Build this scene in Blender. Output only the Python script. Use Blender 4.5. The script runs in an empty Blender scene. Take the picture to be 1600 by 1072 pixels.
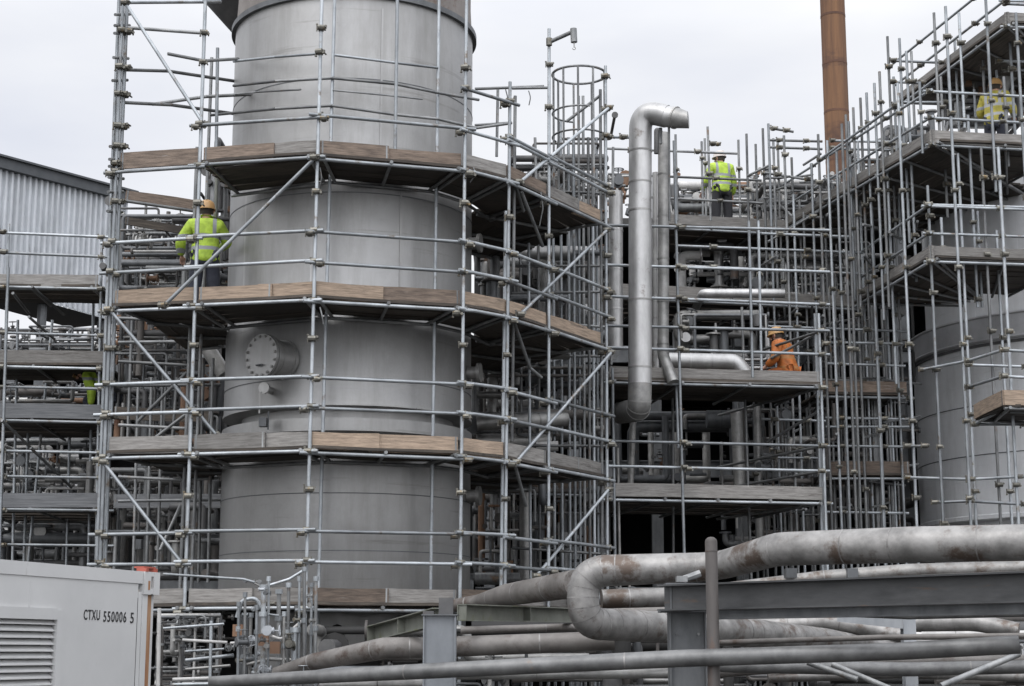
import bpy, math, random
from mathutils import Vector, Matrix, Quaternion
random.seed(11)
R = math.radians
sc = bpy.context.scene
# ------------------------------------------------------------------ camera
W0, H0, F0 = 1600.0, 1072.0, 2600.0
PITCH = R(10.5)
CAM = Vector((0, 0, 1.9))
cd = bpy.data.cameras.new("camera"); cam = bpy.data.objects.new("camera", cd)
sc.collection.objects.link(cam); sc.camera = cam
cam.location = CAM; cam.rotation_euler = (R(90) + PITCH, 0, 0)
cd.sensor_width = 36; cd.lens = F0 / W0 * 36; cd.clip_end = 3000; cd.clip_start = 0.1
# ------------------------------------------------------------------ sky and sun (overcast)
SUN_EL, SUN_AZ = R(52), R(215)
w = bpy.data.worlds.new("World"); sc.world = w; w.use_nodes = True
nt = w.node_tree; N = nt.nodes; L = nt.links
for n in list(N): N.remove(n)
out = N.new('ShaderNodeOutputWorld'); bg = N.new('ShaderNodeBackground')
sky = N.new('ShaderNodeTexSky'); sky.sky_type = 'NISHITA'; sky.sun_disc = False
sky.sun_elevation = SUN_EL; sky.sun_rotation = SUN_AZ; sky.air_density = 1.5; sky.dust_density = 4
tc = N.new('ShaderNodeTexCoord'); sp = N.new('ShaderNodeSeparateXYZ')
L.new(tc.outputs['Generated'], sp.inputs[0])
nz = N.new('ShaderNodeTexNoise'); nz.inputs['Scale'].default_value = 2.2; nz.inputs['Detail'].default_value = 5
mp = N.new('ShaderNodeMapping'); mp.inputs['Scale'].default_value = (1, 1, 3.2)
L.new(tc.outputs['Generated'], mp.inputs[0]); L.new(mp.outputs[0], nz.inputs['Vector'])
cr = N.new('ShaderNodeValToRGB')
cr.color_ramp.elements[0].position = .34; cr.color_ramp.elements[0].color = (7.2, 7.5, 8.4, 1)
cr.color_ramp.elements[1].position = .66; cr.color_ramp.elements[1].color = (9.9, 9.95, 10.1, 1)
L.new(nz.outputs['Fac'], cr.inputs[0])
mr = N.new('ShaderNodeMapRange'); mr.inputs['From Min'].default_value = .35; mr.inputs['From Max'].default_value = 1
mr.inputs['To Min'].default_value = 1; mr.inputs['To Max'].default_value = 2.6
L.new(sp.outputs['Z'], mr.inputs['Value'])
vm = N.new('ShaderNodeVectorMath'); vm.operation = 'SCALE'
m2 = N.new('ShaderNodeMapRange'); m2.inputs['From Min'].default_value = .1; m2.inputs['From Max'].default_value = -.9; m2.inputs['To Min'].default_value = 1; m2.inputs['To Max'].default_value = 2.3
L.new(sp.outputs['Y'], m2.inputs['Value'])
mm_ = N.new('ShaderNodeMath'); mm_.operation = 'MULTIPLY'; L.new(mr.outputs[0], mm_.inputs[0]); L.new(m2.outputs[0], mm_.inputs[1])
L.new(cr.outputs[0], vm.inputs[0]); L.new(mm_.outputs[0], vm.inputs['Scale'])
mx = N.new('ShaderNodeMix'); mx.data_type = 'RGBA'; mx.inputs[0].default_value = .95
L.new(sky.outputs[0], mx.inputs[6]); L.new(vm.outputs[0], mx.inputs[7])
L.new(mx.outputs[2], bg.inputs['Color']); bg.inputs['Strength'].default_value = .105
L.new(bg.outputs[0], out.inputs[0])
sl = bpy.data.lights.new("sun", 'SUN'); sl.energy = .8; sl.angle = R(18); sl.color = (1, .97, .93)
so = bpy.data.objects.new("sun", sl); sc.collection.objects.link(so)
sd = Vector((math.sin(SUN_AZ) * math.cos(SUN_EL), math.cos(SUN_AZ) * math.cos(SUN_EL), math.sin(SUN_EL)))
so.rotation_euler = sd.to_track_quat('Z', 'Y').to_euler()
sc.view_settings.view_transform = 'Standard'; sc.view_settings.look = 'None'
sc.view_settings.exposure = 0; sc.view_settings.gamma = 1
sc.cycles.max_bounces = 6; sc.cycles.diffuse_bounces = 3; sc.cycles.glossy_bounces = 3

# ------------------------------------------------------------------ pixel helpers: where a ray of the photograph meets a depth or a height
Fw = Vector((0, math.cos(PITCH), math.sin(PITCH))); Up = Vector((0, -math.sin(PITCH), math.cos(PITCH))); Rt = Vector((1, 0, 0))
def ray(px, py): return Fw + Rt * ((px - 800) / F0) + Up * ((536 - py) / F0)
def P(px, py, Y):
    d = ray(px, py); return CAM + d * (Y / d.y)
def PZ(px, py, z):
    d = ray(px, py); return CAM + d * ((z - CAM.z) / d.z)
def X(px, Y, z=5.0):
    return (px - 800) / F0 * (Y * math.cos(PITCH) + (z - CAM.z) * math.sin(PITCH))

# ------------------------------------------------------------------ materials
MATS = {}
def mat(name, c1, c2, rough=.6, metal=0., scale=4., stretch=(1, 1, 1), c3=None, rust=.62, bump=.0, rv=.0, coord='Object', rscale=1.6, rstretch=(1, 1, 1), detail=6):
    m = bpy.data.materials.new(name); m.use_nodes = True
    t = m.node_tree; n = t.nodes; l = t.links; b = n['Principled BSDF']
    b.inputs['Metallic'].default_value = metal
    co = n.new('ShaderNodeTexCoord'); mp = n.new('ShaderNodeMapping'); mp.inputs['Scale'].default_value = stretch
    oi = n.new('ShaderNodeObjectInfo')
    off = n.new('ShaderNodeVectorMath'); off.operation = 'MULTIPLY_ADD'
    l.new(oi.outputs['Random'], off.inputs[0]); off.inputs[1].default_value = (37, 53, 71); l.new(co.outputs[coord], off.inputs[2])
    l.new(off.outputs[0], mp.inputs[0])
    nz = n.new('ShaderNodeTexNoise'); nz.inputs['Scale'].default_value = scale; nz.inputs['Detail'].default_value = detail; nz.inputs['Roughness'].default_value = .65
    l.new(mp.outputs[0], nz.inputs['Vector'])
    cr = n.new('ShaderNodeValToRGB'); cr.color_ramp.elements[0].position = .32; cr.color_ramp.elements[1].position = .68
    cr.color_ramp.elements[0].color = (*c1, 1); cr.color_ramp.elements[1].color = (*c2, 1)
    l.new(nz.outputs['Fac'], cr.inputs[0]); col = cr.outputs[0]
    if c3:
        mp2 = n.new('ShaderNodeMapping'); mp2.inputs['Scale'].default_value = rstretch; l.new(off.outputs[0], mp2.inputs[0])
        n2 = n.new('ShaderNodeTexNoise'); n2.inputs['Scale'].default_value = rscale; n2.inputs['Detail'].default_value = 8; n2.inputs['Roughness'].default_value = .7
        l.new(mp2.outputs[0], n2.inputs['Vector'])
        r2 = n.new('ShaderNodeValToRGB'); r2.color_ramp.elements[0].position = rust; r2.color_ramp.elements[1].position = min(1, rust + .1)
        l.new(n2.outputs['Fac'], r2.inputs[0])
        mm = n.new('ShaderNodeMix'); mm.data_type = 'RGBA'; l.new(r2.outputs[0], mm.inputs[0]); l.new(col, mm.inputs[6]); mm.inputs[7].default_value = (*c3, 1)
        col = mm.outputs[2]
    if rv:
        mr = n.new('ShaderNodeMapRange'); mr.inputs['To Min'].default_value = 1 - rv; mr.inputs['To Max'].default_value = 1 + rv
        l.new(oi.outputs['Random'], mr.inputs['Value'])
        vs = n.new('ShaderNodeVectorMath'); vs.operation = 'SCALE'; l.new(col, vs.inputs[0]); l.new(mr.outputs[0], vs.inputs['Scale']); col = vs.outputs[0]
    l.new(col, b.inputs['Base Color'])
    rr = n.new('ShaderNodeMapRange'); rr.inputs['To Min'].default_value = rough - .1; rr.inputs['To Max'].default_value = min(1, rough + .12)
    l.new(nz.outputs['Fac'], rr.inputs['Value']); l.new(rr.outputs[0], b.inputs['Roughness'])
    if bump:
        bp = n.new('ShaderNodeBump'); bp.inputs['Strength'].default_value = bump; bp.inputs['Distance'].default_value = .01
        l.new(nz.outputs['Fac'], bp.inputs['Height']); l.new(bp.outputs[0], b.inputs['Normal'])
    MATS[name] = m; return m
galv = mat('galvanised tube', (.17, .182, .19), (.34, .36, .373), .44, .5, 9, (1, 1, .35), (.13, .105, .08), .58, rv=.35, rscale=3.2)
galv_old = mat('weathered tube', (.09, .093, .095), (.22, .223, .22), .5, .45, 9, (1, 1, .35), (.13, .08, .045), .6, rv=.4, rscale=3)
clampm = mat('coupler steel', (.07, .066, .056), (.2, .192, .165), .48, .5, 20, c3=(.16, .11, .05), rust=.56, rv=.35, rscale=9)
wood_tan = mat('weathered tan timber', (.17, .13, .095), (.36, .275, .205), .88, 0, 3.5, (1.2, 7, 12), (.075, .06, .05), .58, .6, .22, rscale=2.2, rstretch=(.6, 4, 5))
wood_brown = mat('wet brown timber', (.065, .048, .037), (.19, .145, .112), .8, 0, 3.5, (1.2, 7, 12), (.24, .215, .195), .62, .6, .3, rscale=2.2, rstretch=(.6, 4, 5))
wood_grey = mat('grey weathered timber', (.12, .112, .103), (.24, .23, .215), .9, 0, 3.5, (1.2, 7, 12), (.07, .06, .055), .58, .6, .25, rscale=2.2, rstretch=(.6, 4, 5))
wood_deck = mat('dirty shade-darkened deck timber', (.022, .019, .016), (.08, .066, .053), .9, 0, 3.2, (.7, 9, 9), (.035, .03, .026), .55, .5, .4)  # darkened so the shade of deck undersides sits in the colour
silver = mat('aluminium cladding', (.28, .277, .27), (.48, .476, .468), .44, .7, 4, (1, 1, .35), (.18, .16, .145), .6, .2, .12, rscale=2.4)
silver_dull = mat('dull lagged pipe', (.15, .148, .143), (.32, .315, .3), .48, .55, 4, (1, 1, 1), (.17, .13, .1), .62, .1, .22, rscale=2)
steel = mat('grey painted steel', (.065, .068, .071), (.125, .13, .134), .5, .3, 5, (1, 1, .4), (.13, .085, .055), .66, .1, .15)
steel_lt = mat('pale grey steel', (.27, .285, .3), (.38, .395, .41), .55, .3, 5, (1, 1, .4), (.2, .15, .1), .72, .1, .1)
dark = mat('shade-dark plant steel', (.01, .01, .01), (.035, .034, .032), .75, .1, 1.5, rv=.3)  # near black: interior shade put into the colour
blackish = mat('shade-black wall', (.006, .006, .006), (.018, .018, .017), .85, 0, 1)  # backing walls painted almost black to stand for deep shade
rust = mat('rusted steel', (.12, .07, .045), (.22, .13, .08), .85, .05, 2.0, (1, 1, .5), (.085, .04, .025), .57, .2, .2, rscale=1)
white_m = mat('white lagging', (.3, .295, .285), (.5, .49, .47), .7, .0, 5, rv=.15, c3=(.3, .28, .25))
yellow_m = mat('faded yellow paint', (.25, .21, .08), (.36, .3, .13), .6, 0, 6, rv=.2)
orange_m = mat('orange paint', (.6, .15, .02), (.8, .24, .035), .6, 0, 6, rv=.1)
red_m = mat('red paint', (.25, .05, .03), (.38, .09, .06), .5, 0, 6, rv=.1)
ground_m = mat('dirty concrete', (.022, .021, .019), (.05, .047, .043), .9, 0, .6, c3=(.02, .018, .016), bump=.3)
bmat = mat('container paint', (.42, .42, .415), (.475, .475, .468), .5, 0, 1.2, c3=(.3, .29, .27), rust=.64, rscale=2.5, rstretch=(3, 3, .6))
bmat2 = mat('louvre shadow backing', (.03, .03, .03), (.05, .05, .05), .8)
black_m = mat('black lettering', (.012, .012, .012), (.02, .02, .02), .6)
rust_or = mat('orange rust streak', (.2, .075, .025), (.34, .22, .13), .8, 0, 3, (3, 3, .6), c3=(.2, .15, .1), rust=.55)
shed_m = mat('corrugated cladding', (.42, .435, .45), (.62, .64, .66), .55, .25, 2.4, (1.6, 1, .35), c3=(.28, .27, .26), rust=.62, rscale=1.2, rstretch=(3, 1, .4))
fascia_m = mat('dark fascia', (.05, .055, .06), (.08, .085, .09), .6, .1, 3)

def vessel_mat(name, lo, hi, metal=.45):
    m = bpy.data.materials.new(name); m.use_nodes = True; t = m.node_tree; n = t.nodes; l = t.links; b = n['Principled BSDF']
    co = n.new('ShaderNodeTexCoord')
    def noise(sx, scale, det=6, rg=.6, off=(0, 0, 0)):
        mp = n.new('ShaderNodeMapping'); mp.inputs['Scale'].default_value = sx; mp.inputs['Location'].default_value = off; l.new(co.outputs['Object'], mp.inputs[0])
        z = n.new('ShaderNodeTexNoise'); z.inputs['Scale'].default_value = scale; z.inputs['Detail'].default_value = det; z.inputs['Roughness'].default_value = rg
        l.new(mp.outputs[0], z.inputs['Vector']); return z.outputs['Fac']
    def ramp(f, a, bb, ca=(0, 0, 0, 1), cb=(1, 1, 1, 1)):
        r = n.new('ShaderNodeValToRGB'); r.color_ramp.elements[0].position = a; r.color_ramp.elements[1].position = bb
        r.color_ramp.elements[0].color = ca; r.color_ramp.elements[1].color = cb; l.new(f, r.inputs[0]); return r.outputs[0]
    def mix(f, a, c, k=1.0):
        x = n.new('ShaderNodeMix'); x.data_type = 'RGBA'; mt = n.new('ShaderNodeMath'); mt.operation = 'MULTIPLY'; l.new(f, mt.inputs[0]); mt.inputs[1].default_value = k
        l.new(mt.outputs[0], x.inputs[0]); l.new(a, x.inputs[6]); x.inputs[7].default_value = c; return x.outputs[2]
    base = ramp(noise((.6, .6, .5), 1.1, 7, .62), .3, .7, (*lo, 1), (*hi, 1))
    base = mix(ramp(noise((1.1, 1.1, .14), 1.3, 7, .75), .5, .82), base, (lo[0] * .62, lo[1] * .61, lo[2] * .58, 1), .8)
    base = mix(ramp(noise((.9, .9, .8), 2.2, 9, .8, (1, 4, 2)), .46, .66), base, (lo[0] * .85, lo[1] * .84, lo[2] * .82, 1), .35)           # vertical run marks
    base = mix(ramp(noise((9, 9, .1), 1.0, 3, .5, (7, 3, 0)), .7, .76), base, (hi[0] * 1.7, hi[1] * 1.7, hi[2] * 1.7, 1), .6)
    base = mix(ramp(noise((.5, .5, 9), 1.0, 6, .7, (2, 9, 4)), .6, .7), base, (lo[0] * .6, lo[1] * .58, lo[2] * .55, 1), .5)   # horizontal weld lines and dirt
    base = mix(ramp(noise((.8, .8, 2.5), 1.3, 9, .75, (5, 1, 8)), .68, .74), base, (.15, .1, .07, 1), .7)
    l.new(base, b.inputs['Base Color']); b.inputs['Metallic'].default_value = metal
    rr = n.new('ShaderNodeMapRange'); rr.inputs['To Min'].default_value = .34; rr.inputs['To Max'].default_value = .5
    l.new(noise((3, 3, .6), 1.5), rr.inputs['Value']); l.new(rr.outputs[0], b.inputs['Roughness'])
    bp = n.new('ShaderNodeBump'); bp.inputs['Strength'].default_value = .18; bp.inputs['Distance'].default_value = .03
    l.new(noise((.7, .7, 1.2), 1.2, 2), bp.inputs['Height']); l.new(bp.outputs[0], b.inputs['Normal'])
    return m
vessel_m = vessel_mat('vessel shell steel', (.255, .252, .245), (.345, .342, .335), .62)
tank_m = vessel_mat('tank shell steel', (.52, .525, .53), (.68, .685, .69), .15)

# ------------------------------------------------------------------ object helpers
COL = sc.collection
def tag(o, label=None, cat=None, group=None, kind=None):
    if label: o['label'] = label
    if cat: o['category'] = cat
    if group: o['group'] = group
    if kind: o['kind'] = kind
    return o
def empty(name, loc, label, cat, group=None):
    o = bpy.data.objects.new(name, None); COL.objects.link(o); o.location = loc; o.empty_display_size = .2
    return tag(o, label, cat, group)
def mesh_obj(name, V, F, m, M=None, parent=None, smooth=True, sharp=None):
    """V, F in the frame M (world matrix); linked as one mesh object."""
    me = bpy.data.meshes.new(name); me.from_pydata([tuple(v) for v in V], [], F)
    ms = m if isinstance(m, (list, tuple)) else [m]
    for x in ms: me.materials.append(x)
    if smooth:
        me.polygons.foreach_set('use_smooth', [True] * len(me.polygons))
        try: me.set_sharp_from_angle(angle=R(38))
        except Exception: pass
    me.update()
    o = bpy.data.objects.new(name, me); COL.objects.link(o)
    M = M or Matrix.Identity(4)
    if parent is not None:
        o.parent = parent
        pm = parent.get('_w'); 
        o.matrix_local = wm(parent).inverted() @ M
    else: o.matrix_world = M; o.matrix_local = M
    return o
def wm(o):
    m = Matrix.LocRotScale(o.location, o.rotation_euler.to_quaternion() if o.rotation_mode != 'QUATERNION' else o.rotation_quaternion, o.scale)
    return wm(o.parent) @ m if o.parent else m
class MB:
    """collects shapes into one mesh"""
    def __init__(s): s.V = []; s.F = []; s.mi = []
    def add(s, V, F, mi=0):
        k = len(s.V); s.V += [Vector(v) for v in V]; s.F += [tuple(i + k for i in f) for f in F]; s.mi += [mi] * len(F); return s
    def box(s, c, d, M=None, mi=0):
        x, y, z = d[0] / 2, d[1] / 2, d[2] / 2
        V = [Vector((c[0] + a * x, c[1] + b * y, c[2] + e * z)) for a in (-1, 1) for b in (-1, 1) for e in (-1, 1)]
        if M: V = [M @ v for v in V]
        return s.add(V, [(0, 1, 3, 2), (4, 6, 7, 5), (0, 4, 5, 1), (2, 3, 7, 6), (0, 2, 6, 4), (1, 5, 7, 3)], mi)
    def tube(s, a, b, r, n=10, r2=None, caps=True, mi=0):
        V, F = tube_vf([a, b], [r, r2 if r2 is not None else r], n, caps); return s.add(V, F, mi)
    def sweep(s, pts, rs, n=12, caps=True, mi=0):
        V, F = tube_vf(pts, rs, n, caps); return s.add(V, F, mi)
    def obj(s, name, m, parent=None, origin=None, smooth=True):
        o0 = Vector(origin) if origin is not None else sum(s.V, Vector()) / len(s.V)
        o = mesh_obj(name, [v - o0 for v in s.V], s.F, m, Matrix.Translation(o0), parent, smooth)
        if any(s.mi): o.data.polygons.foreach_set('material_index', s.mi)
        return o
def tube_vf(pts, rs, n=12, caps=True):
    pts = [Vector(p) for p in pts]; V = []; F = []
    if not isinstance(rs, (list, tuple)): rs = [rs] * len(pts)
    t0 = (pts[1] - pts[0]).normalized()
    up = Vector((0, 0, 1)) if abs(t0.z) < .9 else Vector((1, 0, 0))
    u = t0.cross(up).normalized()
    for i, p in enumerate(pts):
        if i == 0: t = t0
        elif i == len(pts) - 1: t = (pts[-1] - pts[-2]).normalized()
        else: t = ((pts[i] - pts[i - 1]).normalized() + (pts[i + 1] - pts[i]).normalized()).normalized()
        if t.length < .5: t = (pts[i] - pts[i - 1]).normalized()
        u = (u - t * u.dot(t)).normalized(); v = t.cross(u)
        k = 1.0
        if 0 < i < len(pts) - 1:
            c = (pts[i] - pts[i - 1]).normalized().dot(t); k = 1 / max(.6, c)
        for j in range(n):
            a = 2 * math.pi * j / n; V.append(p + (u * math.cos(a) + v * math.sin(a)) * rs[i] * (1 if k == 1 else (1 + (k - 1) * .5)))
    for i in range(len(pts) - 1):
        for j in range(n):
            F.append((i * n + j, i * n + (j + 1) % n, (i + 1) * n + (j + 1) % n, (i + 1) * n + j))
    if caps:
        F.append(tuple(range(n))[::-1]); F.append(tuple((len(pts) - 1) * n + j for j in range(n)))
    return V, F
def fillet(pts, rad, n=7):
    pts = [Vector(p) for p in pts]; pts = [p for i, p in enumerate(pts) if i == 0 or (p - pts[i - 1]).length > 1e-3]; o = [pts[0]]
    for i in range(1, len(pts) - 1):
        a = (pts[i - 1] - pts[i]); b = (pts[i + 1] - pts[i]); la, lb = a.length, b.length; a.normalize(); b.normalize()
        ang = a.angle(b)
        if ang > R(176): o.append(pts[i]); continue
        d = min(rad / math.tan(ang / 2), la * .48, lb * .48)
        p0 = pts[i] + a * d; p1 = pts[i] + b * d
        for k in range(n + 1):
            t = k / n; o.append(p0 * (1 - t) ** 2 + pts[i] * 2 * t * (1 - t) + p1 * t * t)
    o.append(pts[-1]); return o
def lathe(profile, n=96, a0=0, a1=2 * math.pi):
    V = []; F = []; full = abs(a1 - a0 - 2 * math.pi) < 1e-6; m = n if full else n + 1
    for r, z in profile:
        for j in range(m):
            a = a0 + (a1 - a0) * j / n; V.append(Vector((r * math.cos(a), r * math.sin(a), z)))
    for i in range(len(profile) - 1):
        for j in range(n):
            j2 = (j + 1) % m; F.append((i * m + j, i * m + j2, (i + 1) * m + j2, (i + 1) * m + j))
    return V, F
def frame(a, b, up=Vector((0, 0, 1))):
    """matrix with x along a->b, z as up as possible, at the midpoint"""
    x = (b - a).normalized(); y = up.cross(x)
    if y.length < 1e-4: y = Vector((0, 1, 0))
    y.normalize(); z = x.cross(y)
    M = Matrix((x, y, z)).transposed().to_4x4(); M.translation = (a + b) / 2; return M

CLV = MB()
CLV.tube((0, 0, -.033), (0, 0, .033), .037, 10)
CLV.tube((-.045, -.052, 0), (.045, -.052, 0), .037, 8)
CLV.box((.052, -.012, 0), (.028, .034, .05)); CLV.box((-.05, -.014, 0), (.024, .03, .04))
CLV.tube((.062, -.05, .02), (.062, .04, .02), .011, 6); CLV.tube((.062, -.062, .02), (.062, -.05, .02), .018, 6)
CLV.tube((-.055, -.02, -.045), (-.055, -.02, .05), .010, 6); CLV.tube((-.055, -.02, .045), (-.055, -.02, .06), .017, 6)

class Kit:
    """a thing built of many parts: parts are gathered, the 100 that show largest of each name become objects, the rest one 'stuff' part"""
    def __init__(s, name, loc, label, cat, group=None, tr=.0242):
        s.root = empty(name, loc, label, cat, group); s.parts = {}; s.tr = tr
    def part(s, name, V, F, m, M, area, smooth=True):
        d = (M.translation - CAM).length
        s.parts.setdefault(name, []).append((area / (d * d), V, F, m, M, smooth))
    def tube(s, name, a, b, m=None, r=None, n=10):
        a = Vector(a); b = Vector(b); r = r or s.tr; c = (a + b) / 2
        V, F = tube_vf([a - c, b - c], [r, r], n)
        q = (b - a).normalized().to_track_quat('Z', 'Y'); M = Matrix.Translation(c) @ q.to_matrix().to_4x4(); Mi = q.inverted().to_matrix()
        s.part(name, [Mi @ v for v in V], F, m or galv, M, (b - a).length * r * 2)
    def path(s, name, pts, r, m, n=10, fil=.12):
        pts = fillet(pts, fil, 5) if len(pts) > 2 else [Vector(p) for p in pts]
        c = sum(pts, Vector()) / len(pts); V, F = tube_vf([p - c for p in pts], r, n)
        s.part(name, V, F, m, Matrix.Translation(c), sum((pts[i + 1] - pts[i]).length for i in range(len(pts) - 1)) * r * 2)
    def board(s, name, a, b, h, t, m, up=Vector((0, 0, 1))):
        """plank from a to b; h is its size along up, t across"""
        M = frame(Vector(a), Vector(b), up); l = (Vector(b) - Vector(a)).length
        mb = MB(); nseg = max(2, int(l / .35)); V = []; F = []
        sg = random.uniform(-.012, .012); 
        for i in range(nseg + 1):
            u = i / nseg; x = (u - .5) * l; dz = sg * math.sin(u * math.pi) + random.uniform(-.003, .003); tw = random.uniform(-.002, .002)
            for (y, z) in ((-t / 2, -h / 2), (t / 2, -h / 2), (t / 2, h / 2), (-t / 2, h / 2)):
                V.append(Vector((x, y + tw, z + dz)))
        for i in range(nseg):
            for j in range(4): F.append((i * 4 + j, i * 4 + (j + 1) % 4, i * 4 + 4 + (j + 1) % 4, i * 4 + 4 + j))
        F.append((3, 2, 1, 0)); k = nseg * 4; F.append((k, k + 1, k + 2, k + 3))
        s.part(name, V, F, m, M, l * max(h, t), False)
        if name == 'toe_board' and l > .9:
            for e in (-1, 1):
                if random.random() < .75:
                    mb.box((e * (l / 2 - .03), 0, 0), (.022, t + .006, h + .006)); s.part('end_band', mb.V[-8:], [(0, 1, 3, 2), (4, 6, 7, 5), (0, 4, 5, 1), (2, 3, 7, 6), (0, 2, 6, 4), (1, 5, 7, 3)], galv_old, M, .022 * h, False)
    def clamp(s, p, ang=None, flip=1):
        rz = ang if ang is not None else random.uniform(-.3, .3)
        M = Matrix.Translation(p) @ Matrix.Rotation(rz, 4, 'Z') @ Matrix.Diagonal((flip, 1, random.choice((1, -1)), 1)) @ Matrix.Scale(random.uniform(.85, 1.08), 4)
        s.part('coupler', CLV.V, CLV.F, clampm, M, .02)
    def done(s):
        for name, L_ in s.parts.items():
            L_.sort(key=lambda p: -p[0])
            cache = {}
            for a, V, F, m, M, smooth in L_[:100]:
                key = id(V)
                if key in cache:
                    o = bpy.data.objects.new(name, cache[key]); COL.objects.link(o); o.parent = s.root; o.matrix_local = wm(s.root).inverted() @ M
                else:
                    o = mesh_obj(name, V, F, m, M, s.root, smooth); cache[key] = o.data
            rest = L_[100:]
            if rest:
                ms = []; mb = MB()
                for a, V, F, m, M, smooth in rest:
                    if m not in ms: ms.append(m)
                    mb.add([M @ v for v in V], F, ms.index(m))
                o = mb.obj(name, ms, s.root); o['kind'] = 'stuff'
        return s.root

# ================================================================== SETTING
g = MB(); g.add([(-400, -60, 0), (400, -60, 0), (400, 1500, 0), (-400, 1500, 0)], [(0, 1, 2, 3)])
tag(g.obj('ground', ground_m, origin=(0, 0, 0), smooth=False), kind='structure')

# ------------------------------------------------------------------ added dark frames behind everything; roofs and floors block the light
def frame_backing(name, x0, x1, y0, y1, floors, roof, label, ncol, bays_back=True, front_wall=False):
    b = empty(name, ((x0 + x1) / 2, y0, 0), label, 'building')
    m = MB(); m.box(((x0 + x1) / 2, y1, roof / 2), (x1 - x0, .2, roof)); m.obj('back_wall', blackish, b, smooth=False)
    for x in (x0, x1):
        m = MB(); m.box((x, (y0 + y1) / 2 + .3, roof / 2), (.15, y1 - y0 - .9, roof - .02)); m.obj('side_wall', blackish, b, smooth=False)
    for z in floors:
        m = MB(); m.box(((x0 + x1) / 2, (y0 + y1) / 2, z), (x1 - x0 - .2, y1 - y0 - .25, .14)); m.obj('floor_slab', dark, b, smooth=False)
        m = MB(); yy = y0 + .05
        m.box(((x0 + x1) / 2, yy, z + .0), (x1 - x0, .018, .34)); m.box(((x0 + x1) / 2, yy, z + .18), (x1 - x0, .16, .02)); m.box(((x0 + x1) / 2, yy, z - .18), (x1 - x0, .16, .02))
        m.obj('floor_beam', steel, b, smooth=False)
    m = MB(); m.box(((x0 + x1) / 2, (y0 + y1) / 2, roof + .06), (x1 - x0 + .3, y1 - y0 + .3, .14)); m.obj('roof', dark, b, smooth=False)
    for i in range(ncol):
        x = x0 + .3 + (x1 - x0 - .6) * i / (ncol - 1)
        m = MB(); m.box((x, y0 + .4, roof / 2), (.02, .26, roof - .02)); m.box((x, y0 + .27, roof / 2), (.24, .02, roof - .03)); m.box((x, y0 + .53, roof / 2), (.24, .02, roof - .03))
        m.obj('column', steel, b, smooth=False)
    return b
zb = P(1100, 352, 37).z
frame_backing('shade_backing', X(745, 38), X(1560, 38), 37, 45, (3.1, 5.9, 8.5), zb, 'added dark roofed backing that keeps the gaps behind the middle scaffolds in shade', 7)
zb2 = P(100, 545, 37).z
frame_backing('low_shade_backing', X(-120, 38), X(742, 38), 37, 44, (3.4,), zb2, 'added low dark backing that keeps the gaps behind the left scaffold in shade', 6)  # added lower block, fills the left gaps with darkness

# corrugated shed
def shed():
    a = P(-140, 222, 36); c = P(196, 310, 43); ztop_a, ztop_c = a.z, c.z
    a2 = Vector((a.x, a.y, 0)); c2 = Vector((c.x, c.y, 0)); d = (c2 - a2); ln = d.length; d.normalize(); nrm = Vector((d.y, -d.x, 0))
    zt = (a.z + c.z) / 2
    b = empty('corrugated_shed', (a.x, a.y, 0), 'pale corrugated metal shed with a dark sloping roof edge at the far left', 'shed')
    V = []; F = []; zb_ = P(50, 440, 38).z; n = 0; s = 0.0
    prof = [(0, 0), (.07, 0), (.085, .085), (.15, .085), (.165, 0), (.21, 0)]
    while s < ln:
        for (u, o) in prof[:-1]:
            p = a2 + d * (s + u) + nrm * o; f = (s + u) / ln; V += [Vector((p.x, p.y, zb_)), Vector((p.x, p.y, ztop_a + (ztop_c - ztop_a) * f))]; n += 1
        s += .21
    for i in range(n - 1): F.append((2 * i, 2 * i + 2, 2 * i + 3, 2 * i + 1))
    mb = MB(); mb.add(V, F); mb.obj('wall_cladding', shed_m, b, smooth=False)
    mb = MB(); M = frame(Vector((a.x, a.y, ztop_a)) + nrm * .12, Vector((c.x, c.y, ztop_c)) + nrm * .12); mb.box((0, 0, .02), (ln + .3, .2, .26), M); mb.box((0, -.02, .17), (ln + .4, .32, .05), M)
    mb.obj('fascia', fascia_m, b, smooth=False)
    back = -nrm * 1.6
    mb = MB(); mb.add([Vector((a.x, a.y, ztop_a + .1)), Vector((c.x, c.y, ztop_c + .1)), Vector((c.x, c.y, ztop_c + .1)) + back, Vector((a.x, a.y, ztop_a + .1)) + back], [(0, 1, 2, 3)]); mb.obj('roof', fascia_m, b, smooth=False)
    mb = MB(); mb.add([Vector((c.x, c.y, zb_)), Vector((c.x, c.y, ztop_c)), Vector((c.x, c.y, ztop_c)) + back, Vector((c.x, c.y, zb_)) + back], [(0, 1, 2, 3)]); mb.obj('end_wall', shed_m, b, smooth=False)
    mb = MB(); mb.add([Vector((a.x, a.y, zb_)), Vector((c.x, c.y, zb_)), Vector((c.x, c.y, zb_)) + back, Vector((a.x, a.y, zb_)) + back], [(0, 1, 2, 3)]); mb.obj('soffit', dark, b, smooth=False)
    for f in (.05, .35, .65, .95):
        p = a2 + d * ln * f - nrm * .3; mb = MB(); mb.tube((p.x, p.y, 0), (p.x, p.y, zb_), .12, 8); mb.obj('leg', steel, b)
shed()

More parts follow.
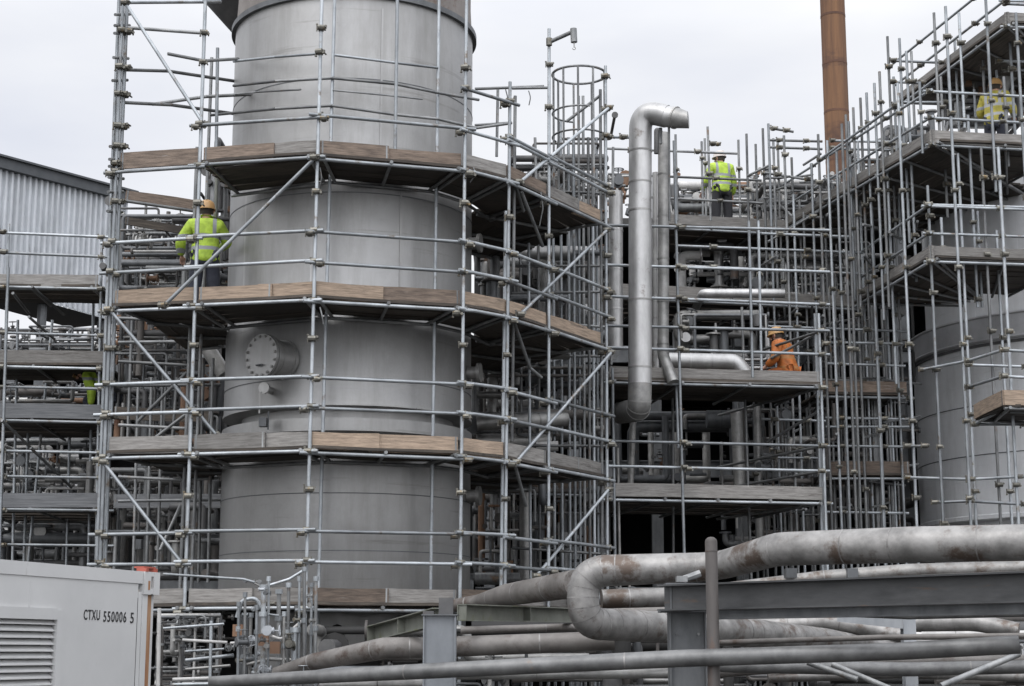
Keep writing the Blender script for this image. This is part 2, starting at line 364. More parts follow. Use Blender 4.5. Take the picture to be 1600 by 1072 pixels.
# rusty chimney
def chimney():
    Y = 55; x = X(1304, Y, 22); r = 38 / 2 / F0 * (Y * .983 + 3.6); zt = P(1300, -140, Y).z
    c = empty('chimney', (x, Y, 0), 'tall round rusty brown steel chimney rising behind the scaffolds', 'chimney')
    prof = [(r * 1.04, 0), (r * 1.0, zt)]
    V, F = lathe([(r * 1.04, 0), (r * 1.02, zt * .5), (r, zt), (r * .9, zt), (r * .9, zt - 1)], 40)
    mesh_obj('stack', V, F, rust_big, Matrix.Translation((x, Y, 0)), c)
    z = P(1300, 330, Y).z
    while z < zt - .3:
        V, F = lathe([(r * 1.0, -.04), (r * 1.025, -.04), (r * 1.025, .04), (r * 1.0, .04)], 40); mesh_obj('weld_band', V, F, rust_dk, Matrix.Translation((x, Y, z)), c)
        z += 1.75
rust_big = mat('chimney rust', (.06, .03, .02), (.2, .105, .052), .9, 0, 1.0, (2.6, 2.6, .16), (.055, .03, .024), .52, .2, rscale=.35, rstretch=(.5, .5, 1))
rust_dk = mat('chimney band rust', (.06, .03, .02), (.13, .065, .04), .9, 0, 1)
chimney()

# ================================================================== TALL VESSEL
TC = Vector((-2.39, 24.05, 0)); TR = 1.79
def zf(py): return P(546, py, TC.y - TR).z      # height on the vessel's front
def tower():
    t = empty('process_vessel', TC, 'tall round grey steel vessel wrapped by the front scaffold, with a bolted manhole', 'vessel')
    g1, g2 = zf(640), zf(676)
    prof = [(1.25, 0), (1.25, zf(948)), (TR - .02, zf(946)), (TR, zf(940)), (TR, g2 - .09), (TR - .16, g2 - .07), (TR - .16, g2 + .01), (TR + .015, g2 + .03), (TR + .015, g1 - .11), (TR - .26, g1 - .10), (TR - .26, g1 + .045), (TR + .01, g1 + .06),
            (TR + .01, g1 + .1), (TR, g1 + .12), (TR, zf(250)), (TR, zf(-8))]
    V, F = lathe(prof, 128); mesh_obj('shell', V, F, vessel_m, Matrix.Translation(TC), t)
    zt = zf(-10)
    V, F = lathe([(TR - .02, -.05), (TR + .06, -.05), (TR + .06, .03), (TR + .02, .05), (TR - .02, .05)], 128); mesh_obj('rim', V, F, steel, Matrix.Translation(TC + Vector((0, 0, zt))), t)
    V, F = lathe([(TR - .01, .05), (TR - .03, .45), (TR - .03, .9), (.3, 1.3)], 128); mesh_obj('top_course', V, F, wetbrown, Matrix.Translation(TC + Vector((0, 0, zt))), t)
    for py in (860, 122, 300, 590, 770):
        V, F = lathe([(TR - .01, -.008), (TR + .006, -.006), (TR + .006, .006), (TR - .01, .008)], 128); mesh_obj('weld_seam', V, F, steel, Matrix.Translation(TC + Vector((0, 0, zf(py)))), t)
    # vertical stiffener / insulation seams
    for ang, z0, z1 in ((-72, zf(250), zf(10)), (-62, zf(455), zf(290))):
        a = R(ang); p = TC + Vector((math.cos(a), math.sin(a), 0)) * (TR + .003)
        mb = MB(); mb.box((0, 0, 0), (.03, .012, z1 - z0), Matrix.Translation((p.x, p.y, (z0 + z1) / 2)) @ Matrix.Rotation(a + R(90), 4, 'Z')); mb.obj('vertical_seam', vessel_m, t, smooth=False)
    # manhole
    fc = P(408, 556, 22.1); ax = Vector((.6, .8, 0)); 
    mb = MB(); mb.tube(fc + ax * .06, fc + ax * .6, .25, 40); mb.sweep([fc + ax * .40, fc + ax * .44], .275, 40); mb.sweep([fc + ax * .2, fc + ax * .215], .256, 40); mh = mb.obj('manhole_neck', vessel_m, t)
    mb = MB(); mb.tube(fc + ax * .055, fc + ax * .095, .30, 48); mb.obj('flange', vessel_m, mh)
    mb = MB(); mb.tube(fc, fc + ax * .045, .30, 48); cv = mb.obj('cover', vessel_m, mh)
    u = Vector((.8, -.6, 0)); v = Vector((0, 0, 1))
    mb = MB()
    for k in range(16):
        a = 2 * math.pi * (k + .3) / 16; c = fc + (u * math.cos(a) + v * math.sin(a)) * .268
        mb.tube(c - ax * .03, c + ax * .12, .012, 6); mb.tube(c - ax * .022, c, .022, 6); mb.tube(c + ax * .095, c + ax * .115, .022, 6)
    mb.obj('bolt_ring', silver_dull, mh)
    mb = MB(); c = fc + v * -.13 - ax * .01; mb.tube(c + u * -.05 - ax * .03, c + u * .05 - ax * .03, .012, 8); mb.tube(c + u * -.05, c + u * -.05 - ax * .03, .012, 6); mb.tube(c + u * .05, c + u * .05 - ax * .03, .012, 6); mb.obj('handle', steel, mh)
    # small nozzle with bracket under the manhole
    p = P(412, 606, 22.25); mb = MB(); mb.tube(p, p + Vector((.12, .5, 0)), .05, 14); mb.tube(p, p + Vector((.01, .03, 0)), .08, 14); mb.tube(p + Vector((-.05, 0, -.05)), p + Vector((-.05, 0, -.35)), .012, 6); mb.obj('drain_nozzle', vessel_m, t)
    p = P(411, 660, 22.3); mb = MB(); mb.box(p, (.10, .12, .12)); mb.tube(p + Vector((.07, 0, .15)), p + Vector((.07, 0, -.1)), .012, 6); mb.obj('bracket', steel, t, smooth=False)
    # lifting lugs on the right flank
    for py in (342, 556, 760):
        a = R(-12); p = TC + Vector((math.cos(a) * TR, math.sin(a) * TR, zf(py))); mb = MB()
        mb.tube(p, p + Vector((.16, -.03, 0)), .09, 14); mb.tube(p + Vector((.14, -.03, 0)), p + Vector((.19, -.04, 0)), .14, 14); mb.obj('side_nozzle', silver_dull, t)
    # strap ring clips
    return t
wetbrown = mat('stained brown steel', (.12, .105, .095), (.21, .19, .175), .7, .2, 2, c3=(.1, .06, .04), rust=.55)
tower()
# dark hopper at the top left corner
def hopper():
    c = P(388, -34, 26.2); h = empty('hopper', c, 'dark inverted cone hopper at the top left of the tall vessel', 'hopper')
    V, F = lathe([(.04, -1.0), (.25, -.95), (.95, -.15), (1.1, .05), (1.1, .9), (.3, 1.1)], 48); mesh_obj('cone', V, F, steel_dk, Matrix.Translation(c), h)
    V, F = lathe([(1.08, -.03), (1.15, -.03), (1.15, .03), (1.08, .03)], 48); mesh_obj('collar', V, F, rust_or, Matrix.Translation(c + Vector((0, 0, .2))), h)
    mb = MB(); mb.sweep(fillet([c + Vector((.3, .1, .9)), c + Vector((.3, .1, 1.6)), c + Vector((1.2, .3, 1.6))], .3), .22, 20); mb.obj('outlet_pipe', steel, h)
steel_dk = mat('dark weathered steel', (.05, .05, .052), (.11, .108, .105), .6, .3, 3, c3=(.15, .1, .07), rust=.62, rv=.1)
hopper()

# ================================================================== SCAFFOLD ROUND THE VESSEL
T = Kit('scaffold', (-2.4, 21, 0), 'front tube scaffold with timber decks wrapped round the tall grey vessel', 'scaffold', 'scaffolds on the plant')
PO = {'A': ((192, 0), (157, 870), 21.6), 'B': ((321, 0), (290, 900), 21.35), 'C': ((503, 0), (478, 915), 21.0), 'D': ((729, 0), (719, 900), 21.6),
      'E': ((797, 128), (789, 905), 22.15), 'F': ((858, 45), (857, 900), 23.1), 'G': ((946, 103), (949, 900), 24.6)}
def pole(K, a, b, Y, top=None, bottom=0.0, m=None, r=None, Y2=None, name='standard'):
    """a standard through two photograph points at depth Y, run down to z = bottom (None: stop at b)"""
    p = P(a[0], a[1], Y); q = P(b[0], b[1], Y2 or Y); d = (p - q) / (p.z - q.z)
    if bottom is not None: q = q + d * (bottom - q.z)
    if top: p = p + d * top
    K.tube(name, q, p, m or galv, r); return (q, p)
poles = {}
for k, (a, b, Y) in PO.items(): poles[k] = pole(T, a, b, Y, 1.5 if a[1] <= 0 else 0)
def at(k, z):
    q, p = poles[k]; return q + (p - q) * ((z - q.z) / (p.z - q.z))
# companions and inner standards
pole(T, (198.5, 0), (164, 870), 21.7, 1.5, r=.029); pole(T, (186, 0), (152, 870), 21.78, 1.5)
pole(T, (340, 75), (338, 230), 22.6, 0, None)
for (a, b, Y, bt) in (((523, 0), (498, 905), 22.0, 0), ((686, 0), (673, 905), 22.45, 0), ((621, -10), (617, 256), 21.55, None),
                      ((790, 330), (783, 900), 22.4, 0), ((805, 150), (802, 440), 22.6, None), ((938, 140), (941, 900), 24.75, 0), ((802, 500), (800, 690), 22.7, None),
                      ((308, 230), (282, 905), 22.9, 0), ((331, 90), (300, 900), 23.6, 0), ((640, 0), (634, 905), 22.18, None)):
    if a[0] == 640: continue
    pole(T, a, b, Y, 1.2 if a[1] <= 0 else 0, bt, galv if Y < 22.5 else galv_old)
zC = lambda py: P(488, py, 21.0).z
LIFT = [zC(249), zC(471), zC(707), zC(952)]
order = 'ABCDEFG'
OUT = Vector((0, -.05, 0))
def outward(k):
    p = at(k, 5); v = Vector((p.x - TC.x, p.y - TC.y, 0)).normalized(); return v
def run(z, seq, name='ledger', off=.055, m=None, clamps=True, ext=.12, dz=0.0, K=T):
    for i in range(len(seq) - 1):
        a = at(seq[i], z) + outward(seq[i]) * off; b = at(seq[i + 1], z) + outward(seq[i + 1]) * off
        d = (b - a).normalized(); zz = Vector((0, 0, dz + (.012 if i % 2 else -.012)))
        sag = Vector((0, 0, random.uniform(-.012, .012)))
        K.tube(name, a - d * ext + zz, b + d * ext + zz + sag, m)
    if clamps:
        for k in seq:
            if random.random() < .95: K.clamp(at(k, z + .012) , None, random.choice((1, -1)))
            if random.random() < .75: K.clamp(at(k, z - .035) + Vector((random.choice((-.07, .07)), -.02, 0)))
for z in LIFT: run(z, 'ABCDEFG')
RAILS = [(zC(183), 'BCDEFG'), (zC(362), 'ABCDEFG'), (zC(410), 'ABCDEFG'), (zC(589), 'ABCDEFG'), (zC(637), 'ABCDEFG'), (zC(829), 'ABCDEFG'), (zC(877), 'ABCDEFG')]
for z, s in RAILS: run(z, s, 'guard_rail', m=galv)
run(P(722, 140, 21.6).z, 'DE', 'guard_rail')
run(P(857, 247, 23.1).z + .0, 'EFG', 'guard_rail')
# extra couplers up the standards
for k, ys in (('A', (48, 105, 147, 197, 228, 256, 315, 545, 600, 652)), ('B', (98, 52, 318, 540, 775)), ('C', (45, 82, 300, 530, 765)), ('D', (107, 318, 540, 770)), ('E', (340, 555, 780)), ('F', (102, 168, 370, 795)), ('G', (120, 172, 212, 400, 465, 690))):
    for y in ys:
        z = P(PO[k][0][0], y, PO[k][2]).z; T.clamp(at(k, z))
        if k == 'A': T.clamp(at(k, z + .02) + Vector((.07, .1, 0)))
# inner, thinner rails round the drum top
inn = [(373, 100), (440, 88), (523, 85), (617, 97), (686, 105), (735, 118)]
def ppath(K, name, pts, Ys, m, r=None):
    q = [P(x, y, Y) for (x, y), Y in zip(pts, Ys)]
    for i in range(len(q) - 1): K.tube(name, q[i], q[i + 1], m, r)
iy = [22.9, 22.1, 21.95, 21.98, 22.35, 22.9]
ppath(T, 'inner_rail', [(365, 96), (430, 89), (497, 84)], [22.9, 22.2, 21.9], galv, .019)
ppath(T, 'inner_rail', [(523, 86), (617, 98), (684, 106)], [21.95, 22.05, 22.4], galv, .019)
ppath(T, 'inner_rail', [(365, 134), (430, 127), (519, 122), (617, 131), (684, 145), (748, 156)], iy, galv_old, .021)
ppath(T, 'inner_rail', [(330, 180), (430, 170), (519, 165), (617, 179), (684, 186), (745, 200), (795, 193)], [23.2, 22.1, 21.95, 21.98, 22.35, 22.7, 22.9], galv_old, .021)
ppath(T, 'inner_rail', [(360, 148), (400, 144), (470, 140)], [23, 22.4, 22.0], galv_old, .013)
ppath(T, 'inner_rail', [(520, 141), (617, 150), (660, 155)], [21.98, 22.05, 22.3], galv_old, .013)
# left bay, back ledgers seen against the sky
for (a, b, Ya, Yb) in (((196, 4), (345, 3), 21.7, 23.4), ((196, 43), (322, 52), 21.7, 21.5), ((190, 109), (262, 111), 21.7, 22.6), ((262, 111), (368, 127), 22.6, 23.8), ((190, 160), (268, 164), 21.7, 22.4), ((268, 164), (368, 178), 22.4, 23.8),
                       ((238, 163), (322, 151), 22.6, 22.9), ((322, 151), (400, 147), 22.9, 22.9), ((262, 84), (318, 95), 22.5, 22.8), ((325, 195), (400, 190), 21.5, 21.2), ((322, 95), (372, 92), 22, 22.9)):
    T.tube('ledger', P(*a, Ya), P(*b, Yb), galv_old if a[1] != 4 else galv, .024)
for y in (23, 40, 52, 90, 126, 229, 249, 260, 277, 300, 330):
    x = 190 - y * .04; T.tube('transom', P(x - 9, y, 21.5), P(x + 14, y + random.uniform(-2, 4), 21.9), galv_old, .022)
# braces
for (a, b, Y) in (((196, 5), (319, 195), 21.45), ((492, 247), (256, 478), 20.92), ((171, 484), (337, 678), 21.5), ((161, 722), (284, 880), 21.45), ((951, 169), (812, 285), None), ((948, 360), (812, 492), None), ((955, 551), (806, 722), None), ((951, 765), (838, 900), None)):
    if Y: T.tube('brace', P(*a, Y), P(*b, Y - .1 if a[0] != 492 else 21.1), galv)
    else: T.tube('brace', P(*a, 24.45), P(*b, 22.35 if b[0] < 830 else 22.9), galv)
    T.clamp(P(*a, Y or 24.5)); T.clamp(P(*b, (Y or 22.3)))
for (a, b, Ya, Yb) in (((215, 659), (292, 582), 23, 23), ((222, 700), (300, 640), 23.5, 23.5), ((806, 290), (818, 330), 22.5, 23), ((815, 300), (848, 385), 22.5, 23.2), ((804, 505), (828, 575), 22.4, 23), ((828, 575), (846, 590), 23, 23.2), ((805, 728), (822, 790), 22.4, 23.), ((250, 860), (282, 790), 23, 23.3), ((240, 690), (300, 770), 24, 24), ((650, 640), (651, 640), 22, 22), ((885, 190), (937, 150), 24.8, 24.8)):
    T.tube('knee_brace', P(*a, Ya), P(*b, Yb), galv_old, .024)
# decks
CIN = lambda ang, r=1.92: Vector((TC.x + r * math.cos(R(ang)), TC.y + r * math.sin(R(ang)), 0))
INNER = {'A': Vector((-5.0, 22.6, 0)), 'B': CIN(218, 2.0), 'C': CIN(267), 'D': CIN(-49), 'E': CIN(-27), 'F': Vector((-.35, 24.1, 0)), 'G': Vector((-.1, 25.5, 0))}
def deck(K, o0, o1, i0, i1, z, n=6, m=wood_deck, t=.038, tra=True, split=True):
    o0, o1, i0, i1 = [Vector((v.x, v.y, z)) for v in (o0, o1, i0, i1)]
    for k in range(n):
        f = (k + .5) / n; a = o0.lerp(i0, f); b = o1.lerp(i1, f)
        wd = min(((o0 - i0).length + (o1 - i1).length) / 2 / n - .012, .34)
        zz = Vector((0, 0, z * 0 + random.uniform(-.004, .012)))
        K.board('deck_board', a + zz, b + zz, t, wd, m)
    if tra:
        L_ = (o1 - o0).length; c = max(2, int(L_ / .9) + 1)
        for j in range(c):
            f = (j + .08) / (c - 1 + .16); K.tube('transom', o0.lerp(o1, f) - Vector((0, .1, .05)), i0.lerp(i1, f) - Vector((0, -.05, .05)), galv_old, .024)
def lift_boards(z, segs, wm_, h=.225):
    for i, (s0, s1) in enumerate(segs):
        a = at(s0, z + .05 + h / 2) - outward(s0) * .05; b = at(s1, z + .05 + h / 2) - outward(s1) * .05
        d = (b - a).normalized(); m = wm_[i]
        if (b - a).length > 1.2 and m is not None:
            f = random.choice((.38, .5, .6)); c = a.lerp(b, f); inw = -outward(s0) * .042; oth = {wood_tan: wood_brown, wood_grey: wood_tan, wood_brown: wood_grey}[m] if random.random() < .25 else m
            v = lambda k: Vector((0, 0, random.uniform(-k, k)))
            T.board('toe_board', a + d * .02 + v(.008), c + d * random.uniform(.05, .25) + v(.012), h * random.uniform(.93, 1.02), .036, m)
            T.board('toe_board', c + inw + v(.015), b + inw - d * .03 + v(.012), h * random.uniform(.93, 1.05), .036, oth)
        elif m is not None: T.board('toe_board', a + d * .02, b - d * .02, h, .036, m)
segs = list(zip('ABCDEF', 'BCDEFG'))
lift_boards(LIFT[0], segs, [wood_brown, wood_brown, wood_brown, wood_grey, wood_brown, wood_grey])
lift_boards(LIFT[1], segs, [wood_tan, wood_tan, wood_tan, wood_tan, wood_tan, wood_tan])
lift_boards(LIFT[2], segs, [wood_grey, wood_grey, wood_tan, wood_tan, wood_grey, wood_grey])
lift_boards(LIFT[3], segs, [wood_grey, wood_grey, wood_brown, wood_brown, wood_grey, wood_grey])
for li, z in enumerate(LIFT):
    zz = z + .075
    for s0, s1 in segs:
        if li == 0 and s0 == 'A': continue
        i0, i1 = INNER[s0], INNER[s1]
        deck(T, at(s0, z), at(s1, z), i0, i1, zz, 5 if s0 in 'BC' else 6)
    # return of the deck down the left side, where the worker stands
    if li in (1, 2): deck(T, Vector((-5.05, 22.55, 0)), Vector((-4.9, 24.9, 0)), CIN(216, 1.95), CIN(170, 1.95), zz, 5)
    # back of the ring seen from below on the right
    deck(T, Vector((.9, 25.0, 0)), Vector((-.2, 27.0, 0)), CIN(-8, 1.92), CIN(60, 1.92), zz, 6)
# ledgers under inner edge
for z in LIFT:
    for (a, b) in (('B', 'C'), ('C', 'D'), ('D', 'E'), ('E', 'F')):
        T.tube('ledger', INNER[a] + Vector((0, -.04, z)), INNER[b] + Vector((0, -.04, z)), galv_old, .024)
for (x, y, Y, l) in ((845, 300, 22.9, .5), (790, 140, 22.2, .25), (826, 142, 23.8, .22), (500, 262, 21.0, .3), (500, 480, 21.0, .22), (740, 262, 21.6, .2)):
    p = P(x, y, Y); T.path('tie_strap', [p, p + Vector((.03, -.02, -l * .5)), p + Vector((random.uniform(-.05, .05), .02, -l))], .009, galv_old, 6)
# back toe boards of the left bay
for y0, y1, m in ((306, 319, wood_brown),):
    T.board('toe_board', P(196, 306, 23.2), P(312, 322, 23.4), .15, .036, m); T.tube('ledger', P(196, 314, 23.1), P(312, 331, 23.3), galv_old)
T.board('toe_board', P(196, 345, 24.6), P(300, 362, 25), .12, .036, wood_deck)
for y in (497, 565, 664, 745):
    T.tube('ledger', P(185, y, 24.2), P(300, y + 6, 24.2), galv_old); T.tube('ledger', P(185, y + 38, 24.8), P(345, y + 36, 24.8), galv_old)
for (x, y0, y1, Y) in ((296, 530, 910, 24), (316, 560, 910, 24.6), (331, 560, 910, 24.4), (275, 590, 690, 25), (252, 600, 900, 25.5), (235, 590, 900, 25), (214, 600, 900, 26), (205, 480, 700, 26)):
    T.tube('standard', P(x + 2, y0, Y), P(x - 6, y1, Y), galv_old, .024)
# standards and posts behind G
random.seed(5)
for x in (866, 878, 890, 898, 906, 913, 921, 928, 934, 843, 828, 815):
    y0 = random.choice((190, 215, 240, 150)) if x > 860 else 380
    pole(T, (x - 2, y0), (x + 1, 900), random.uniform(25, 27), 0, 0, galv_old if x % 2 else galv, .024)
for y in (262, 300, 420, 462, 505, 560, 700, 742, 860):
    T.tube('ledger', P(800, y - 4, 25.6), P(948, y + random.uniform(-6, 8), 25.6), galv_old, .022)
for (a, b) in (((742, 139), (850, 135)), ((742, 196), (800, 192)), ((800, 138), (860, 137)), ((778, 140), (776, 245)), ((836, 215), (838, 300))):
    T.tube('guard_rail', P(*a, 23.9), P(*b, 24), galv_old, .022)
T.done()

# ================================================================== LADDER CAGE AND DAVIT
def cage():
    c = P(905, 117, 24.9); r = 43 / F0 * 25.5
    g_ = empty('ladder_cage', Vector((c.x, c.y, P(905, 330, 24.9).z)), 'round hooped safety cage of grey bars above the right side of the front scaffold', 'cage')
    def hoop(z, a0=0, a1=360, rr=.02):
        n = 40; pts = [Vector((c.x + r * math.cos(R(a0 + (a1 - a0) * i / n)), c.y + r * math.sin(R(a0 + (a1 - a0) * i / n)), z)) for i in range(n + 1)]
        mb = MB(); mb.sweep(pts, rr, 8); mb.obj('hoop', galv_old, g_)
    hoop(c.z); hoop(P(900, 178, 24.9).z, 100, 290, .016); hoop(P(900, 215, 24.9).z, 150, 330, .016)
    zb_ = P(905, 330, 24.9).z
    for a in (-165, -128, -95, -62, -25, 15, 60, 100, 140):
        p = Vector((c.x + r * math.cos(R(a)), c.y + r * math.sin(R(a)), c.z)); mb = MB(); mb.tube(p, Vector((p.x, p.y, zb_)), .017, 8); mb.obj('cage_bar', galv_old, g_)
cage()
def davit():
    a = P(858, 75, 23.05); d = empty('davit_arm', a, 'short bent lifting arm with a hanging hook on top of the tall scaffold pole', 'davit')
    mb = MB(); mb.tube(P(858, 66, 23.05), P(896, 49, 23.0), .03, 10); mb.obj('arm', galv_old, d)
    mb = MB(); mb.tube(P(896, 45, 23.0), P(897, 66, 23.0), .05, 10); mb.obj('pulley_block', galv_old, d)
    mb = MB(); mb.tube(P(897, 64, 23), P(897, 74, 23), .01, 6); mb.sweep([P(897 + 2.4 * math.sin(k), 75.5 - 2 * math.cos(k), 23) for k in [i * .6 for i in range(9)]], .007, 6); mb.obj('hook', white_m, d)
    mb = MB(); mb.tube(P(858, 60, 23.05), P(858, 71, 23.05), .045, 10); mb.obj('clamp', clampm, d)
davit()

# ================================================================== LEFT SCAFFOLD
K = Kit('scaffold', (X(80, 27), 27, 0), 'grey scaffold with blue-grey toe boards in front of the corrugated shed, at the far left', 'scaffold', 'scaffolds on the plant')
for (a, b, Y) in (((13, 418), (0, 840), 26.8), ((14, 350), (12, 420), 27.4), ((28, 500), (20, 860), 28.5), ((159, 370), (150, 880), 27.2), ((146, 470), (140, 780), 28.5), ((45, 640), (38, 860), 28.8), ((82, 500), (76, 560), 29), ((110, 640), (104, 870), 29.5), ((168, 430), (150, 900), 26.9)):
    pole(K, a, b, Y, 0, 0, galv)
for y0, y1, Y in ((363, 371, 27.2), (394, 402, 27.2), (449, 452, 26.9), (520, 525, 27), (573, 577, 26.9), (605, 608, 27), (657, 661, 26.9), (705, 708, 27), (745, 747, 27), (797, 798, 26.9), (852, 853, 27)):
    K.tube('ledger', P(-60, y0 - 2, Y), P(178, y1, Y), galv); K.clamp(P(5, y0, Y)); K.clamp(P(158, y1, Y))
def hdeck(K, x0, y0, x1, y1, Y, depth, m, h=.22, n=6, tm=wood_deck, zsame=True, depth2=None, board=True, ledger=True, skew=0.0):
    a = P(x0, y0, Y); b = PZ(x1, y1, a.z) if zsame else P(x1, y1, Y)
    d = (b - a).normalized(); nrm = Vector((-d.y, d.x, 0)); nrm = nrm if nrm.y > 0 else -nrm
    if ledger: K.tube('ledger', a - d * .1, b + d * .1)
    for p in (a, b): K.clamp(p)
    if board:
        L_ = (b - a).length; c = max(1, round(L_ / 3.0))
        for i in range(c):
            p = a.lerp(b, i / c) + nrm * .08 + Vector((0, 0, .06 + h / 2)); q = a.lerp(b, (i + 1) / c) + nrm * .08 + Vector((0, 0, .06 + h / 2))
            K.board('toe_board', p + d * .01, q - d * .01, h * random.uniform(.95, 1.03), .036, m)
    deck(K, a + nrm * .05, b + nrm * .05, a + nrm * depth, b + nrm * (depth2 or depth) + d * skew, a.z + .08, n, tm)
    return a, b, nrm
wood_blue = mat('blue grey timber', (.085, .088, .092), (.16, .163, .167), .9, 0, 3.2, (.7, 10, 14), (.1, .1, .1), .62, .5, .15, rscale=2.2, rstretch=(.6, 4, 5))
hdeck(K, -60, 450, 152, 452, 26.9, 1.5, wood_grey, .2, 4)
hdeck(K, -60, 574, 166, 576, 26.9, 1.7, wood_grey, .24)
hdeck(K, -60, 658, 162, 660, 26.9, 2.6, wood_blue, .24)
hdeck(K, -60, 797, 156, 798, 26.9, 3.2, wood_blue, .24)
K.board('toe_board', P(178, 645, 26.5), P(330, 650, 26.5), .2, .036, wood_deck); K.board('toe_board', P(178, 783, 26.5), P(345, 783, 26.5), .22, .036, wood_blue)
for (a, b) in (((3, 657), (52, 703)), ((48, 700), (112, 762)), ((20, 458), (45, 490)), ((50, 448), (100, 492)), ((45, 495), (85, 530))):
    K.tube('brace', P(*a, 26.7), P(*b, 27.6), galv_old)
K.done()

# ================================================================== MIDDLE SCAFFOLD (front, lower decks)
K = Kit('scaffold', (X(1120, 26.5), 26.5, 0), 'middle scaffold with two long pale boards running right from the tall silver pipe', 'scaffold', 'scaffolds on the plant')
for (a, b, Y, bt, m) in (((1053, 220), (1069, 862), 26.4, 0, galv), ((1056, 590), (1060, 700), 26.7, None, galv), ((957, 575), (961, 868), 26.3, 0, galv), ((965, 700), (968, 868), 26.6, 0, silver_dull),
                        ((1279, 490), (1291, 835), 26.9, 0, galv), ((1273, 490), (1284, 835), 27.2, 0, galv), ((1159, 480), (1172, 850), 28.6, 0, galv_old), ((1051, 600), (1052, 850), 28.4, 0, galv_old),
                        ((958, 230), (955, 570), 27.5, None, galv_old), ((1170, 345), (1176, 590), 26.6, None, galv), ((1185, 345), (1190, 590), 27.8, None, galv)):
    pole(K, a, b, Y, 0, bt, m)
z3 = P(960, 598, 26.3).z
a, b, n_ = hdeck(K, 953, 598, 1284, 606, 26.3, 2.2, wood_grey, .22, 7)
a4, b4, n_ = hdeck(K, 950, 781, 1292, 787, 26.3, 3.4, wood_grey, .22, 8)
for y0, y1 in ((509, 517), (543, 554), (689, 697), (728, 736), (352, 360), (414, 425), (463, 476)):
    q = P(948, y0, 26.25); K.tube('guard_rail', q, PZ(1296, y1, q.z)); K.clamp(P(1062 + (y0 - 450) * .025, y0 + 2, 26.4)); K.clamp(P(1284, y1, 26.9)); K.clamp(P(1062 + (y0 - 450) * .025, y0 + 2, 26.4) + Vector((.06, 0, -.03)))
# returns along the right end of the lower decks
for y0, yb in ((606, 560), (697, 740), (736, 770), (517, 548), (787, 800)):
    q = P(1284, y0, 26.9); K.tube('guard_rail', q, q + Vector((-1.3, 3.2, 0)), galv_old)
for (a, b) in (((1284, 517), (1205, 560)), ((1284, 640), (1200, 690))):
    K.tube('brace', P(*a, 27.2), P(*b, 28.2), galv_old)
K.done()

# ================================================================== BACK SCAFFOLD (top decks with worker)
random.seed(8)
K = Kit('scaffold', (X(1190, 31), 31, 0), 'back scaffold crowded with upright poles whose top deck carries the worker in black trousers', 'scaffold', 'scaffolds on the plant')
a1, b1, n1 = hdeck(K, 1035, 356, 1330, 372, 31.3, 2.2, wood_grey, .24, 6)
hdeck(K, 940, 464, 1345, 484, 29.5, 2.4, wood_grey, .22, 6)
hdeck(K, 1283, 620, 1420, 622, 29.5, 1.8, wood_brown, .25, 5)
hdeck(K, 1288, 748, 1424, 748, 29.5, 1.8, wood_brown, .25, 5)
hdeck(K, 780, 770, 940, 775, 29.0, 1.5, wood_brown, .22, 5)
for (a, b, Y) in (((945, 232), (1152, 240), 31), ((950, 272), (1190, 282), 31.1), ((950, 305), (1200, 318), 31.1), ((1200, 219), (1285, 221), 30), ((1200, 230), (1285, 233), 30), ((1195, 270), (1290, 285), 30), ((1110, 225), (1126, 226), 30.5),
                  ((945, 214), (985, 215), 27), ((1055, 384), (1350, 395), 29.4), ((1055, 415), (1350, 428), 29.4), ((1190, 365), (1330, 370), 29.3), ((1200, 510), (1420, 518), 29.2), ((1290, 535), (1410, 537), 29.2), ((1290, 568), (1415, 572), 29.2),
                  ((1290, 667), (1420, 667), 29.4), ((1290, 697), (1420, 698), 29.3), ((1290, 653), (1420, 655), 29.6), ((1200, 590), (1410, 598), 30), ((1290, 800), (1420, 802), 29.6), ((1190, 655), (1290, 658), 29), ((1190, 715), (1290, 716), 29.2), ((1200, 200), (1240, 206), 31)):
    K.tube('ledger', P(*a, Y), P(*b, Y), galv if Y < 30 else galv_old); 
    for t in (.2, .7): K.clamp(P(a[0] + (b[0] - a[0]) * t, a[1] + (b[1] - a[1]) * t, Y))
# uprights: x at y=350, top y, bottom y
UP = [(1058, 222, 345, 31), (1099, 213, 345, 31.6), (1104, 222, 340, 32.4), (1109, 205, 345, 31.2), (1128, 300, 345, 33), (1157, 213, 345, 32.2), (1170, 216, 860, 31), (1184, 229, 860, 31.5), (1196, 212, 850, 30.6), (1205, 190, 850, 30), (1212, 225, 850, 31),
      (1219, 224, 850, 32), (1229, 210, 850, 29.4), (1241, 310, 850, 30), (1250, 320, 850, 32), (1256, 340, 850, 30.5), (1271, 255, 840, 29.2), (1283, 200, 840, 29), (1289, 300, 840, 31), (1297, 218, 840, 28.9), (1311, 228, 840, 28.8), (1321, 200, 840, 28.4), (1328, 178, 840, 28.6), (1336, 260, 840, 29.5),
      (1345, 230, 830, 30), (1363, 330, 830, 29), (1380, 410, 830, 30), (1393, 420, 830, 29.5), (1352, 340, 830, 31), (1372, 470, 830, 31), (1400, 440, 600, 31), (1302, 420, 830, 31.5), (1264, 430, 830, 31.5), (1222, 400, 840, 30.8), (1178, 400, 850, 33), (1240, 250, 300, 31), (1146, 560, 690, 33)]
